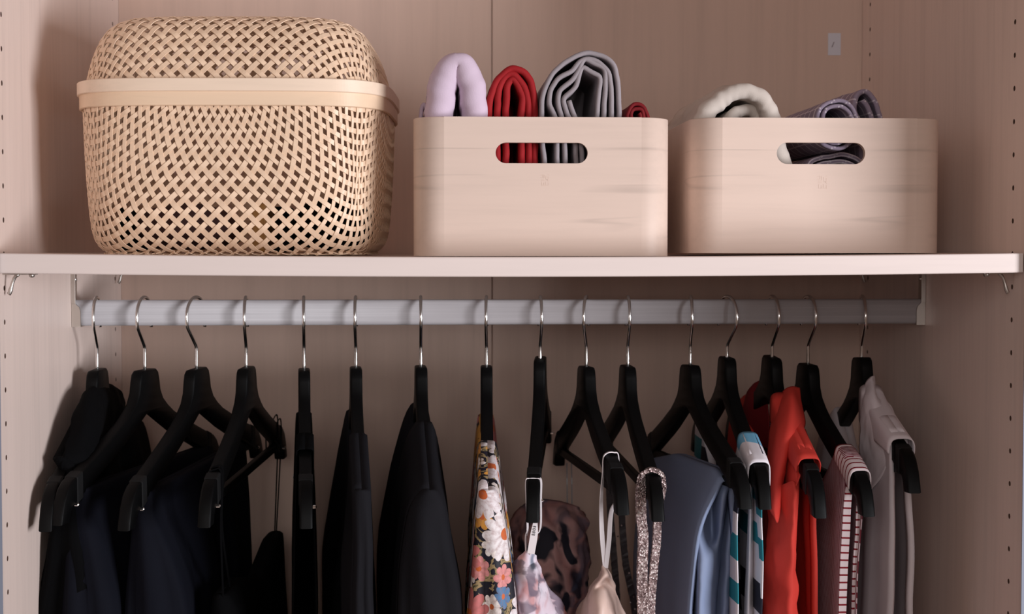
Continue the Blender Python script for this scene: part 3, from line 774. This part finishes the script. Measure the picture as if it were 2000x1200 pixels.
# ------------------------------------------------------------------ garments
def cover(nk, neckz, lift=.004):
    def f(t):
        a = abs(t)
        if a < nk: z0 = arm_top(nk)+lift; return z0*(a/nk)**2+neckz*(1-(a/nk)**2)
        return arm_top(a)+lift if a < .17 else arm_top(.17)+lift-(a-.17)*.35
    return f
def saddle(name, i, mat, t0, t1, w, drop0, drop1, lift, parent, seed=0, n=14, arch=.0):
    vs = []; uv = []
    for k in range(n):
        t = t0+(t1-t0)*k/(n-1); z = arm_top(t)+lift if t < .175 else arm_top(.175)+lift-(t-.175)*.5; dr = drop0+(drop1-drop0)*k/(n-1)
        prof = [(-w*1.05, z-dr), (-w*1.05, z-dr*.6), (-w, z-.007), (-w*.85, z-.0025), (-w*.5, z-.0003), (0, z), (w*.5, z-.0003), (w*.85, z-.0025), (w, z-.007), (w*1.05, z-dr*.6), (w*1.05, z-dr)]
        pr = catmull([(a, b, 0) for a, b in prof], 31)
        for j, q in enumerate(pr):
            e = abs(j-15)/15
            vs.append(hp(i, t+arch*e*e*(k/(n-1)), q[1], q[0])); uv.append((j/30*w*3, k/(n-1)*(t1-t0)))
    o = mesh_obj(name, vs, grid_faces(n, 31), mat, parent, True, uv); solidify(o, .0012); return o
def smooth1(a, k=2):
    a = np.array(a, float)
    for _ in range(k): b = a.copy(); b[1:-1] = (a[:-2]+2*a[1:-1]+a[2:])/4; a = b
    return a
def garment(i, name, mat, tf, tr, levels, Tr, label, cat, closed=True, rip=.0025, nf=3.0, nk=.05, top=None, neckz=-.105, seed=0, sp=.0, gap=0, group=None, parent=None, rows=46, lift=.003, zbot=.80, rdrift=0.0, edge_roll=0):
    topf = top or (lambda t: arm_top(t)+lift if abs(t) > nk else (arm_top(nk)+lift)*(abs(t)/nk)**2+neckz*(1-(abs(t)/nk)**2))
    pf = hp(i, tf, topf(tf)); pr = hp(i, tr, topf(tr)); Yf, Yr = pf.y, pr.y
    zf = [pf.z]; XL = [pf.x-.0088]; XR = [pf.x+.0088]
    for py, L, R_ in levels:
        z = P(L, py, Yf).z
        if z < zf[-1]-.002: zf.append(z); XL.append(XZ(L, Yf, z)); XR.append(XZ(R_, Yf, z))
    z_end = zf[-1]; zlast = 1.5-zbot
    zf.append(zlast); XL.append(XL[-1]+(XL[-1]-XR[-1])*.12); XR.append(XR[-1]+.004)
    za = np.array(zf)[::-1]; S_ = np.concatenate([np.linspace(0, 1, rows)**1.15])
    zz = pf.z+(zlast-pf.z)*S_
    xl = smooth1(np.interp(zz, za, np.array(XL)[::-1])); xr = smooth1(np.interp(zz, za, np.array(XR)[::-1]))
    n = 30; vs = []; uv = []
    for r in range(rows):
        s = S_[r]; drop = pf.z-zz[r]
        hrr = .0088+(Tr-.0088)*min(1, (drop/.12))**.7
        xrc = pr.x+rdrift*min(1, drop/.15)
        w = min(1, drop/.10)
        def pt(u, side):
            t = tf+(tr-tf)*u; tt = hp(i, t, topf(t))
            zt = tt.z; z = zt*(1-s)+zlast*s
            a = (xl[r] if side < 0 else xr[r]); b = xrc+side*hrr
            # shoulders follow the hanger, lower down the sheets hang free
            f = u
            x = a+(b-a)*f
            ph = seed+side*1.7
            x += w*rip*(math.sin(2*PI*(u*nf)+ph+drop*3)*1.0+.5*math.sin(2*PI*(u*nf*2.3)+ph*2+drop*7)) * math.sin(PI*min(1, max(0, .06+u*.94)))**.5
            x += side*w*sp*math.sin(PI*u)
            x += noise.noise(Vector((u*5+seed, drop*14, side)))*w*rip*.8
            y = Yf+(Yr-Yf)*u+noise.noise(Vector((drop*11, seed, side*3)))*.005*w*(1-u)
            mx = tt.x
            if s < 1e-6: x = mx+side*.0088
            return Vector((x, y, z))
        if r == 0:
            CL = [hp(i, tf+(tr-tf)*k/(n-1), topf(tf+(tr-tf)*k/(n-1))+.0022) for k in range(n)]
        row = [pt(k/(n-1), -1) for k in range(n)]
        e1, e2 = row[-1], pt(1, 1); mid = (e1+e2)/2; hw = (e2-e1).length/2
        row += [mid+Vector((-math.cos(a)*(e2-e1).x/2, math.sin(a)*hw*.7, 0)) for a in np.linspace(0, PI, 7)[1:-1]]
        row += [pt(1-k/(n-1), 1) for k in range(n)]
        a0, b0 = row[-1], row[0]
        if closed:
            mid = (a0+b0)/2; hw = (a0-b0).length/2; bul = min(hw*.8, .02)
            row += [mid+Vector((math.cos(a)*(a0-b0).x/2, -math.sin(a)*bul*(1+.35*math.sin(5*a+seed+drop*9)*w), 0)) for a in np.linspace(0, PI, 11)[1:]]
        elif edge_roll:
            # edges of an open armhole turn inwards
            row += [a0+Vector((-.0035, .004, 0)), a0+Vector((-.004, .012, 0))]
            row = [b0+Vector((.004, .012, 0)), b0+Vector((.0035, .004, 0))]+row
        cum = 0; pv = row[0]
        for q in row: cum += (q-pv).length; pv = q; vs.append(q); uv.append((cum, pf.z-q.z))
        nc = len(row)
        if r == 0:      # the cloth closes over the hanger arm: a ridge row, and a rounded step down to the sides
            ext = 2 if (not closed and edge_roll) else 0
            def ridge(f, up):
                rr = []
                for q_i, q in enumerate(row):
                    kk = q_i-ext
                    if kk < 0: c_ = CL[0]
                    elif kk < n: c_ = CL[kk]
                    elif kk < n+5: c_ = CL[-1]
                    elif kk < 2*n+5: c_ = CL[n-1-(kk-n-5)]
                    else: c_ = CL[0]
                    rr.append(Vector((c_.x+(q.x-c_.x)*f, c_.y+(q.y-c_.y)*(1 if not ext and kk >= n else f), c_.z+up)))
                return rr
            extra = ridge(0, 0)+ridge(.7, -.0004)
            euv = [u_ for u_ in uv]
            vs = extra+vs; uv = [(a_, -.009) for a_, b_ in euv]+[(a_, -.004) for a_, b_ in euv]+uv
    fs = grid_faces(rows+2, nc)
    o = mesh_obj(name, vs, fs, mat, parent, True, uv); solidify(o, .0012)
    if label: tag(o, label, cat, group)
    return o
def ribbon(name, pts, width, th, mat, parent=None, side=(1, 0, 0), n=40, sides=None, label=None, cat=None):
    """flat band through pts; `side` is its width direction (may vary: sides)"""
    c = [Vector(p) for p in catmull(pts, n)]; sd = [Vector(p) for p in catmull(sides, n)] if sides else [Vector(side)]*n
    wd = catmull([(w, 0, 0) for w in width], n) if isinstance(width, (list, tuple)) else None
    vs = []; uv = []; cum = 0
    for k in range(n):
        T = (c[min(n-1, k+1)]-c[max(0, k-1)]).normalized(); b = (sd[k]-T*sd[k].dot(T)).normalized(); N = T.cross(b)
        w = (wd[k][0] if wd else width)/2
        if k: cum += (c[k]-c[k-1]).length
        vs += [c[k]-b*w-N*th/2, c[k]+b*w-N*th/2, c[k]+b*w+N*th/2, c[k]-b*w+N*th/2]; uv += [(cum, 0), (cum, w*2), (cum, w*2), (cum, 0)]
    fs = grid_faces(n, 4, 0, True)+[(0, 1, 2, 3), (4*n-1, 4*n-2, 4*n-3, 4*n-4)]
    o = mesh_obj(name, vs, fs, mat, parent, False, uv)
    if label: tag(o, label, cat)
    return o
bar = lambda t: -.1105
# 1 bulky black hooded garment
g = garment(0, 'hooded_garment', M['blackcloth'], .150, -.185, [(930, 128, 160), (980, 112, 172), (1040, 100, 180), (1100, 88, 196), (1200, 66, 215)], .030,
            'bulky black hooded garment on the hanger nearest the left panel', 'garment', rip=.004, seed=1, nf=2.5, nk=.06, neckz=-.06, lift=.008)
surf('hood', [[(205, 765, .36), (185, 757, .32), (165, 775, .27), (150, 800, .24)], [(238, 768, .40), (215, 752, .34), (172, 762, .25), (140, 812, .20)],
              [(243, 800, .42), (228, 790, .33), (180, 812, .20), (134, 850, .17)], [(240, 850, .44), (225, 850, .33), (185, 868, .18), (124, 900, .14)],
              [(252, 900, .45), (235, 920, .33), (190, 925, .18), (125, 925, .14)]], M['blackcloth'], g, wr=.003, seed=3)
surf('hood_back_fold', [[(225, 790, .44), (262, 812, .47), (280, 850, .49), (286, 880, .50)], [(225, 820, .44), (252, 845, .47), (262, 870, .49), (264, 893, .50)]], M['blackcloth'], g, wr=.003, seed=8)
# 2 and 3 cloth folded over the trouser bars
garment(1, 'folded_trousers', M['navy'], .158, -.176, [(1010, 134, 178), (1060, 128, 205), (1130, 122, 226), (1200, 118, 240)], .016,
        'navy black trousers folded over the bar of the second hanger from the left', 'trousers', top=bar, rip=.0025, seed=2, group='dark trousers folded over hanger bars')
garment(2, 'folded_trousers', M['navy'], .158, -.135, [(1010, 262, 300), (1060, 256, 330), (1130, 250, 352), (1200, 246, 366)], .016,
        'navy black trousers folded over the bar of the third hanger from the left', 'trousers', top=bar, rip=.003, seed=5, group='dark trousers folded over hanger bars')
# 4 camisole: thin straps, body low
body4 = lambda t: -.225-.25*max(0, .10-abs(t+.03))
g = garment(3, 'black_camisole', M['blackcloth'], .14, -.165, [(1130, 418, 452), (1200, 412, 470)], .014, 'black camisole on thin straps, on the fourth hanger from the left', 'camisole', top=body4, rip=.003, seed=6)
for a, b in ((-.150, -.1575), (-.172, -.168)):
    tp = hp(3, a, arm_top(a)+.0015); bt = hp(3, b, -.232)
    ribbon('strap', [hp(3, a, -.12, -.0076), hp(3, a, arm_top(a)-.003, -.0073), tp, hp(3, a, arm_top(a)-.003, .0073), bt], .0045, .0012, M['blackcloth'], g, side=(0, 1, 0))
for a, b in ((.160, .10), (.166, .14)):
    ribbon('strap', [hp(3, a, arm_top(a)-.004, -.0075), hp(3, a, arm_top(a)+.0015), hp(3, a, arm_top(a)-.004, .0075), hp(3, a, -.15, .006), hp(3, b, -.24, .002)], .005, .0012, M['blackcloth'], g, side=(0, 1, 0))
# 5 slim black garment
g = garment(4, 'slim_black_blouse', M['blackcloth'], .128, -.19, [(905, 579, 612), (960, 578, 613), (1040, 577, 614), (1200, 573, 619)], .014, 'slim black garment hanging edge-on with a tiny white tag', 'garment', rip=.0012, seed=7, closed=False, nk=.095, neckz=-.13)
ribbon('tag_label', [P(580, 920, .40), P(572, 931, .40), P(579, 942, .40)], [.001, .006, .001], .0004, M['white'], g, side=(0, 1, .4), n=6)
# 6 and 7 charcoal garments covering their hangers
garment(5, 'charcoal_pullover', M['charcoal'], .222, -.20, [(930, 688, 722), (980, 690, 724), (1060, 690, 728), (1130, 688, 730), (1200, 686, 733)], .024, 'narrow charcoal pullover hanging edge-on left of the wider charcoal jacket', 'pullover', rip=.003, seed=9, rdrift=-.014, top=cover(.095, -.13))
garment(6, 'charcoal_jacket', M['charcoal'], .222, -.21, [(930, 816, 858), (980, 800, 868), (1040, 788, 878), (1100, 780, 888), (1200, 774, 900)], .030, 'wide charcoal jacket hanging edge-on left of the bright floral dress', 'jacket', rip=.0045, seed=11, rdrift=-.018, top=cover(.075, -.11))
# 8 bright floral dress
garment(7, 'floral_dress', M['floral'], .222, -.19, [(880, 930, 968), (930, 928, 972), (1000, 931, 980), (1060, 927, 990), (1130, 921, 1000), (1200, 913, 1010)], .020, 'bright floral dress with white daisies and orange blooms on a dark ground', 'dress', rip=.002, seed=13, top=cover(.12, -.16))
# 9 pale rose dress on a white strap
Y9 = hp(8, .19, -.1).y
g = surf('rose_print_dress', [[(1024, 1082, Y9), (1030, 1078, Y9-.004), (1040, 1078, Y9-.004), (1050, 1086, Y9)],
                          [(1002, 1100, Y9+.01), (1018, 1095, Y9-.008), (1040, 1098, Y9-.008), (1054, 1112, Y9+.01)],
                          [(996, 1140, Y9+.015), (1020, 1130, Y9-.014), (1046, 1140, Y9-.006), (1076, 1152, Y9+.03)],
                          [(999, 1200, Y9+.015), (1024, 1200, Y9-.018), (1060, 1200, Y9-.004), (1112, 1202, Y9+.05)],
                          [(1000, 1330, Y9+.02), (1040, 1330, Y9-.018), (1090, 1330, Y9), (1180, 1330, Y9+.08)]], M['palefloral'], wr=.004, seed=4,
         label='pale rose print dress hanging from a white printed strap', cat='dress')
tp = lambda s, z: hp(8, .188, z, s)
ribbon('strap', [P(1028, 1084, Y9), P(1027, 1050, Y9), tp(-.0062, -.150), tp(-.0072, -.120), tp(-.0074, arm_top(.188)-.004), tp(-.003, arm_top(.188)-.0016), tp(.003, arm_top(.188)-.0016), tp(.0076, arm_top(.188)-.004), tp(.0074, -.120), tp(.0068, -.150), P(1041, 1050, Y9-.004), P(1036, 1084, Y9-.003)], .0065, .0009, M['white'], g, side=(.25, 1, 0), n=60)
ribbon('strap', [P(1046, 1018, Y9-.010), P(1043, 1045, Y9-.010), P(1037, 1082, Y9-.008)], [.004, .0075, .0075], .0008, M['white'], g, side=(1, 0, .0), n=14)
def tiny_text(txt, root, px0, py0, px1, py1, Y, size):
    cu = bpy.data.curves.new('t', 'FONT'); cu.body = txt; cu.size = size; cu.extrude = .0001; cu.align_x = 'CENTER'; cu.align_y = 'CENTER'; cu.resolution_u = 2
    o = bpy.data.objects.new('t', cu); COL.objects.link(o); dg = bpy.context.evaluated_depsgraph_get(); dg.update()
    me = bpy.data.meshes.new_from_object(o.evaluated_get(dg)); bpy.data.objects.remove(o)
    a, b = P(px0, py0, Y), P(px1, py1, Y); c = (a+b)/2; X = (b-a).normalized(); Z = Vector((0, -1, 0)); Yv = Z.cross(X)
    Mx = Matrix(((X.x, Yv.x, Z.x, c.x), (X.y, Yv.y, Z.y, c.y), (X.z, Yv.z, Z.z, c.z), (0, 0, 0, 1))); me.transform(Mx)
    me.materials.clear(); me.materials.append(M['ink'])
    t = bpy.data.objects.new('printed_letters', me); COL.objects.link(t); t.parent = root; return t
tiny_text('asos', g, 1041, 1047, 1044, 1027, Y9-.0112, .0060)
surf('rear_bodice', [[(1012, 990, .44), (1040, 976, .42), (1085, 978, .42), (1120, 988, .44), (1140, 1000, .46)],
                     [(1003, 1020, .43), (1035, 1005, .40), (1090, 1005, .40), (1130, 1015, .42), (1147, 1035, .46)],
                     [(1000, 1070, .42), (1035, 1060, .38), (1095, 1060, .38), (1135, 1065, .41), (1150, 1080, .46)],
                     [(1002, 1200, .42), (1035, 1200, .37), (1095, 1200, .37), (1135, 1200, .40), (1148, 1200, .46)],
                     [(1000, 1330, .42), (1035, 1330, .37), (1095, 1330, .37), (1140, 1330, .40), (1155, 1330, .46)]], M['shadefloral'], g, wr=.008, seed=21)
for a in (1107, 1116):
    ribbon('clear_strap', [P(a, 905, .46), P(a+.5, 940, .46), P(a+1, 985, .45)], .0016, .0005, plain('clear_strap_%d' % a, (.25, .23, .23), .3), g, side=(1, 0, 0), n=8)
# 10 blush camisole
Y10 = hp(9, .15, -.1).y
g = surf('satin_camisole', [[(1178, 1108, Y10+.004), (1181, 1104, Y10), (1184, 1104, Y10), (1188, 1110, Y10+.004)],
                        [(1158, 1142, Y10+.02), (1172, 1128, Y10-.006), (1190, 1126, Y10-.006), (1201, 1140, Y10+.01)],
                        [(1142, 1165, Y10+.04), (1160, 1150, Y10-.004), (1178, 1140, Y10+.004), (1203, 1158, Y10+.01)],
                        [(1128, 1205, Y10+.05), (1150, 1200, Y10-.012), (1180, 1180, Y10-.020), (1222, 1205, Y10+.02)],
                        [(1110, 1330, Y10+.06), (1150, 1330, Y10-.02), (1190, 1330, Y10-.03), (1250, 1330, Y10+.02)]], M['satin'], wr=.004, seed=2,
         label='blush satin camisole hanging from thin white straps', cat='camisole')
tt = .150; a9 = arm_top(tt)
ribbon('strap', [P(1182, 1110, Y10), P(1176, 1050, Y10), P(1174, 985, Y10), hp(9, tt, a9-.020, -.0085), hp(9, tt, a9-.004, -.0083), hp(9, tt, a9+.0015, -.004), hp(9, tt, a9+.002, .003),
                 hp(9, tt, a9-.003, .0082), hp(9, tt, -.125, .0085), P(1194, 1000, Y10), P(1189, 1060, Y10), P(1183, 1110, Y10)], .0050, .0010, M['white'], g, sides=[(1, .3, 0), (1, .3, 0), (.7, .8, 0), (.25, 1, 0), (0, 1, 0), (0, 1, 0), (0, 1, 0), (.25, 1, 0), (.8, .6, 0), (1, .3, 0), (1, .3, 0)], n=90)
# 11 sequinned straps
tt = .182; a9 = arm_top(tt); Y11 = hp(10, tt, -.1).y
def fuzz(o, amt):
    for v in o.data.vertices:
        v.co += Vector(noise.noise_vector(v.co*700))*amt
g = ribbon('sequinned_camisole', [P(1256, 1330, Y11), P(1255, 1200, Y11), P(1254, 1120, Y11), P(1256, 1050, Y11-.001), hp(10, tt, -.135, -.0125), hp(10, tt, a9-.006, -.0122), hp(10, tt, a9+.0028, -.007), hp(10, tt, a9+.0042, .001),
                      hp(10, tt, a9-.002, .0100), hp(10, tt, a9-.016, .0115)], [.0105]*6+[.011]*4, .004, M['sequin'], side=(.55, 1, 0), n=150, sides=[(1, .15, 0)]*5+[(.7, .8, 0), (.2, 1, 0), (.1, 1, 0), (.1, 1, 0), (.3, 1, 0)],
           label='rose gold sequinned straps looped over a black hanger tip', cat='camisole')
fuzz(g, .0006)
h = ribbon('strap', [P(1272, 1330, Y11+.012), P(1271, 1200, Y11+.012), P(1276, 1120, Y11+.012), P(1282, 1060, Y11+.012), P(1285, 1000, Y11+.012), hp(10, tt-.008, a9-.014, .0110)], .0085, .0035, M['sequin'], g, side=(1, .2, 0), n=100)
fuzz(h, .0006)
M['shadesequin'] = NT('shaded_sequins', .35, .3).col((.03, .022, .024)).m  # sequin colour darkened to stand in for shade on the rear straps
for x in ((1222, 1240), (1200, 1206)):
    h = ribbon('strap', [P(x[1]-2, 1330, .44), P(x[1], 1200, .44), P(x[0], 1100, .44), P(x[0]-8, 1000, .45), P(x[0]-12, 905, .47)], .008, .003, M['shadesequin'], g, side=(1, .1, 0), n=70)
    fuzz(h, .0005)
sq = bmesh.new()
for (a, b) in ((1214, 1027), (1207, 1048), (1229, 1120), (1237, 1166), (1231, 1178), (1192, 1050), (1240, 1190)):
    p = P(a, b, .436); r = bmesh.ops.create_uvsphere(sq, u_segments=8, v_segments=5, radius=.0012, matrix=Matrix.Translation(p))
o = bm_obj('loose_sequins', sq, M['sequin'], g, True); o['kind'] = 'stuff'
# 12 steel blue top
btop = lambda t: -.1085-.020*max(0, -t-.05)/.14-.010*max(0, t-.12)/.03
g = garment(11, 'blue_satin_blouse', M['blue'], .150, -.195, [(965, 1398, 1430), (1000, 1376, 1436), (1050, 1360, 1440), (1120, 1352, 1442), (1200, 1346, 1444)], .022, 'steel blue satin blouse with a draped open armhole', 'blouse', rip=.0012, nf=1.3, seed=3, closed=False, top=btop, edge_roll=1)
Yb = hp(11, .125, -.1).y
surf('draped_cowl', [[(1350, 926, Yb+.10), (1385, 930, Yb+.03), (1408, 936, Yb-.010), (1426, 948, Yb-.016), (1425, 964, Yb+.004)],
                     [(1352, 982, Yb+.06), (1372, 982, Yb-.008), (1391, 968, Yb+.006), (1411, 974, Yb-.024), (1419, 992, Yb)],
                     [(1357, 1035, Yb+.03), (1364, 1030, Yb-.016), (1390, 1040, Yb+.012), (1404, 1046, Yb-.014), (1411, 1046, Yb+.01)],
                     [(1356, 1100, Yb+.02), (1364, 1095, Yb-.022), (1382, 1090, Yb-.024), (1400, 1092, Yb-.010), (1409, 1092, Yb+.02)],
                     [(1352, 1200, Yb+.02), (1362, 1200, Yb-.024), (1378, 1200, Yb-.020), (1392, 1200, Yb-.010), (1402, 1200, Yb+.02)],
                     [(1348, 1330, Yb+.02), (1358, 1330, Yb-.02), (1375, 1330, Yb-.020), (1390, 1330, Yb-.01), (1400, 1330, Yb+.02)]], M['blue'], g, wr=.0012, seed=2, nr=44)
surf('armhole_fold', [[(1420, 968, Yb+.012), (1430, 976, Yb-.006), (1440, 990, Yb+.004)], [(1415, 1010, Yb+.010), (1428, 1012, Yb-.012), (1440, 1030, Yb+.004)],
                      [(1408, 1080, Yb+.01), (1422, 1080, Yb-.014), (1438, 1090, Yb+.004)], [(1396, 1200, Yb+.01), (1414, 1200, Yb-.014), (1426, 1200, Yb+.006)],
                      [(1390, 1330, Yb+.01), (1406, 1330, Yb-.014), (1422, 1330, Yb+.006)]], M['blue'], g, wr=.001, seed=6)
# 13 block print dress
g = garment(12, 'block_print_dress', M['geo'], .172, -.160, [(1000, 1439, 1486), (1060, 1440, 1487), (1130, 1441, 1487), (1200, 1441, 1486)], .012, 'white, navy and teal block print dress beside the blue top', 'dress', closed=False, rip=.002, seed=5, nf=2, nk=.125, neckz=-.16, lift=.002)
Yc = hp(12, .13, -.09).y
saddle('shoulder_cap', 12, M['capgeo'], .124, .186, .0108, .020, .034, .0042, g, arch=-.006)
surf('front_placket', [[(1463, 930, Yc-.005), (1466, 932, Yc-.012), (1468, 934, Yc-.005)], [(1462, 1000, Yc-.002), (1466, 1000, Yc-.014), (1470, 1002, Yc)], [(1458, 1100, Yc), (1464, 1100, Yc-.014), (1470, 1100, Yc)],
                       [(1454, 1200, Yc), (1462, 1200, Yc-.014), (1470, 1200, Yc)], [(1452, 1330, Yc), (1460, 1330, Yc-.014), (1470, 1330, Yc)]], M['white'], g, seed=2)
# 14 coral shirt
g = garment(13, 'coral_shirt', M['coral'], .152, -.165, [(955, 1556, 1597), (1000, 1552, 1594), (1060, 1548, 1594), (1130, 1540, 1596), (1200, 1530, 1600)], .018, 'coral red shirt with a wide pointed collar', 'shirt', closed=False, rip=.0035, seed=8, nf=2.2, nk=.09, neckz=-.13, lift=.004, edge_roll=1)
Yd = .19
surf('collar', [[(1518, 798, .29), (1530, 766, .262), (1545, 756, .25), (1561, 758, .262)],
                [(1506, 828, .245), (1526, 792, .225), (1548, 778, .215), (1566, 796, .235)],
                [(1500, 880, .205), (1520, 850, .185), (1548, 838, .180), (1572, 830, .215)],
                [(1498, 930, .185), (1512, 920, .165), (1532, 900, .165), (1550, 862, .195)],
                [(1500, 985, .175), (1508, 985, .155), (1522, 965, .157), (1540, 880, .185)],
                [(1506, 1002, .172), (1512, 1008, .155), (1520, 1018, .155), (1530, 940, .175)]], M['coral'], g, nr=40, nc=30, seed=3, wr=.0008)
surf('shoulder_panel', [[(1534, 900, .19), (1545, 872, .185), (1560, 845, .20), (1572, 838, .23)],
                        [(1534, 960, .18), (1548, 925, .160), (1575, 885, .165), (1588, 880, .20)],
                        [(1534, 1020, .175), (1552, 960, .150), (1572, 915, .143), (1596, 915, .155)],
                        ], M['coral'], g, nr=24, nc=24, seed=5)
saddle('shoulder_seam', 13, M['coral'], .045, .170, .0118, .030, .016, .0058, g, arch=-.006)
surf('front_facing', [[(1500, 960, .20), (1525, 950, .165), (1548, 940, .150), (1556, 950, .148)],
                      [(1496, 1060, .20), (1522, 1050, .165), (1545, 1040, .145), (1553, 1050, .146)],
                      [(1490, 1130, .20), (1518, 1130, .160), (1540, 1130, .145), (1555, 1130, .150)],
                      [(1486, 1200, .20), (1516, 1200, .160), (1542, 1200, .142), (1558, 1200, .150)],
                      [(1480, 1330, .20), (1510, 1330, .160), (1540, 1330, .142), (1560, 1330, .150)]], M['coral'], g, nr=30, nc=30, seed=9, wr=.003)
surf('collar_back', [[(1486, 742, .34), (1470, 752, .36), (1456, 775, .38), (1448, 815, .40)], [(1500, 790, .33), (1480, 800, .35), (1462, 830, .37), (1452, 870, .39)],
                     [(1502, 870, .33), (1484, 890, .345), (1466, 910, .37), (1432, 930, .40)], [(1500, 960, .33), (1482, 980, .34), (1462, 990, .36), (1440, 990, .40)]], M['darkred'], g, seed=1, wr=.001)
# 15 striped top
g = garment(14, 'striped_knit_shirt', M['rib'], .165, -.150, [(960, 1652, 1690), (1000, 1650, 1684), (1060, 1646, 1680), (1130, 1643, 1674), (1200, 1640, 1672)], .016, 'red and white striped ribbed shirt with lined trims', 'shirt', closed=False, rip=.0008, seed=4, nf=1.5, nk=.138, neckz=-.15, lift=.003, rdrift=-.004)
Ye = hp(14, .165, -.1).y
ribbon('neck_trim', [P(1640, 882, .222), P(1630, 905, .215), P(1626, 960, .225), P(1618, 1020, .235), P(1606, 1090, .245), P(1592, 1160, .255), P(1575, 1330, .27)], .0075, .0018, M['trim'], g, side=(1, .3, 0), n=60)
g2 = saddle('shoulder_yoke', 14, M['trim'], .136, .188, .0108, .016, .020, .0042, g, arch=-.003)
for l in g2.data.uv_layers[0].data: l.uv = (l.uv[1]*1.0, l.uv[0])
ribbon('armhole_trim', [P(1672, 941, Ye-.006), P(1660, 950, Ye-.006), P(1655, 985, Ye-.003), P(1652, 1040, Ye-.003), P(1648, 1110, Ye-.003), P(1645, 1200, Ye-.003), P(1642, 1330, Ye-.003)], [.007, .0075, .008, .0085, .0085, .008, .008], .0018, M['trim'], g, side=(1, .1, 0), n=60)
ribbon('armhole_trim', [P(1690, 944, Ye), P(1678, 990, Ye+.004), P(1676, 1040, Ye+.004), P(1670, 1100, Ye+.004), P(1667, 1200, Ye+.004), P(1664, 1330, Ye+.004)], [.006, .006, .0062, .005, .0045, .0045], .0018, M['trim'], g, side=(1, .2, 0), n=60)
# 16 white blouse
g = garment(15, 'white_blouse', M['blouse'], .155, -.160, [(930, 1743, 1778), (980, 1741, 1781), (1050, 1740, 1783), (1120, 1738, 1785), (1200, 1736, 1786)], .030, 'white blouse with a stand collar nearest the right panel', 'blouse', closed=False, rip=.0028, seed=2, nf=3, nk=.105, neckz=-.13, lift=.005, edge_roll=1, rdrift=-.006)
surf('collar', [[(1688, 775, .27), (1692, 750, .255), (1702, 737, .25), (1708, 734, .262)], [(1682, 800, .24), (1690, 785, .222), (1706, 770, .218), (1714, 778, .24)],
                [(1680, 850, .225), (1692, 835, .205), (1712, 800, .20), (1730, 785, .23)], [(1684, 930, .225), (1698, 900, .195), (1722, 860, .17), (1750, 835, .20)],
                [(1688, 1000, .225), (1704, 960, .190), (1738, 905, .150), (1772, 892, .160)]], M['blouse'], g, nr=40, nc=30, seed=3, wr=.0022)
saddle('shoulder_seam', 15, M['blouse'], .040, .172, .0125, .040, .016, .0065, g, arch=-.004)
surf('sleeve_tuck', [[(1726, 780, .235), (1742, 796, .225), (1750, 825, .215), (1748, 850, .205)], [(1722, 800, .225), (1733, 810, .21), (1740, 835, .20), (1742, 860, .195)]], M['blouse'], g, nr=10, nc=20, seed=6)
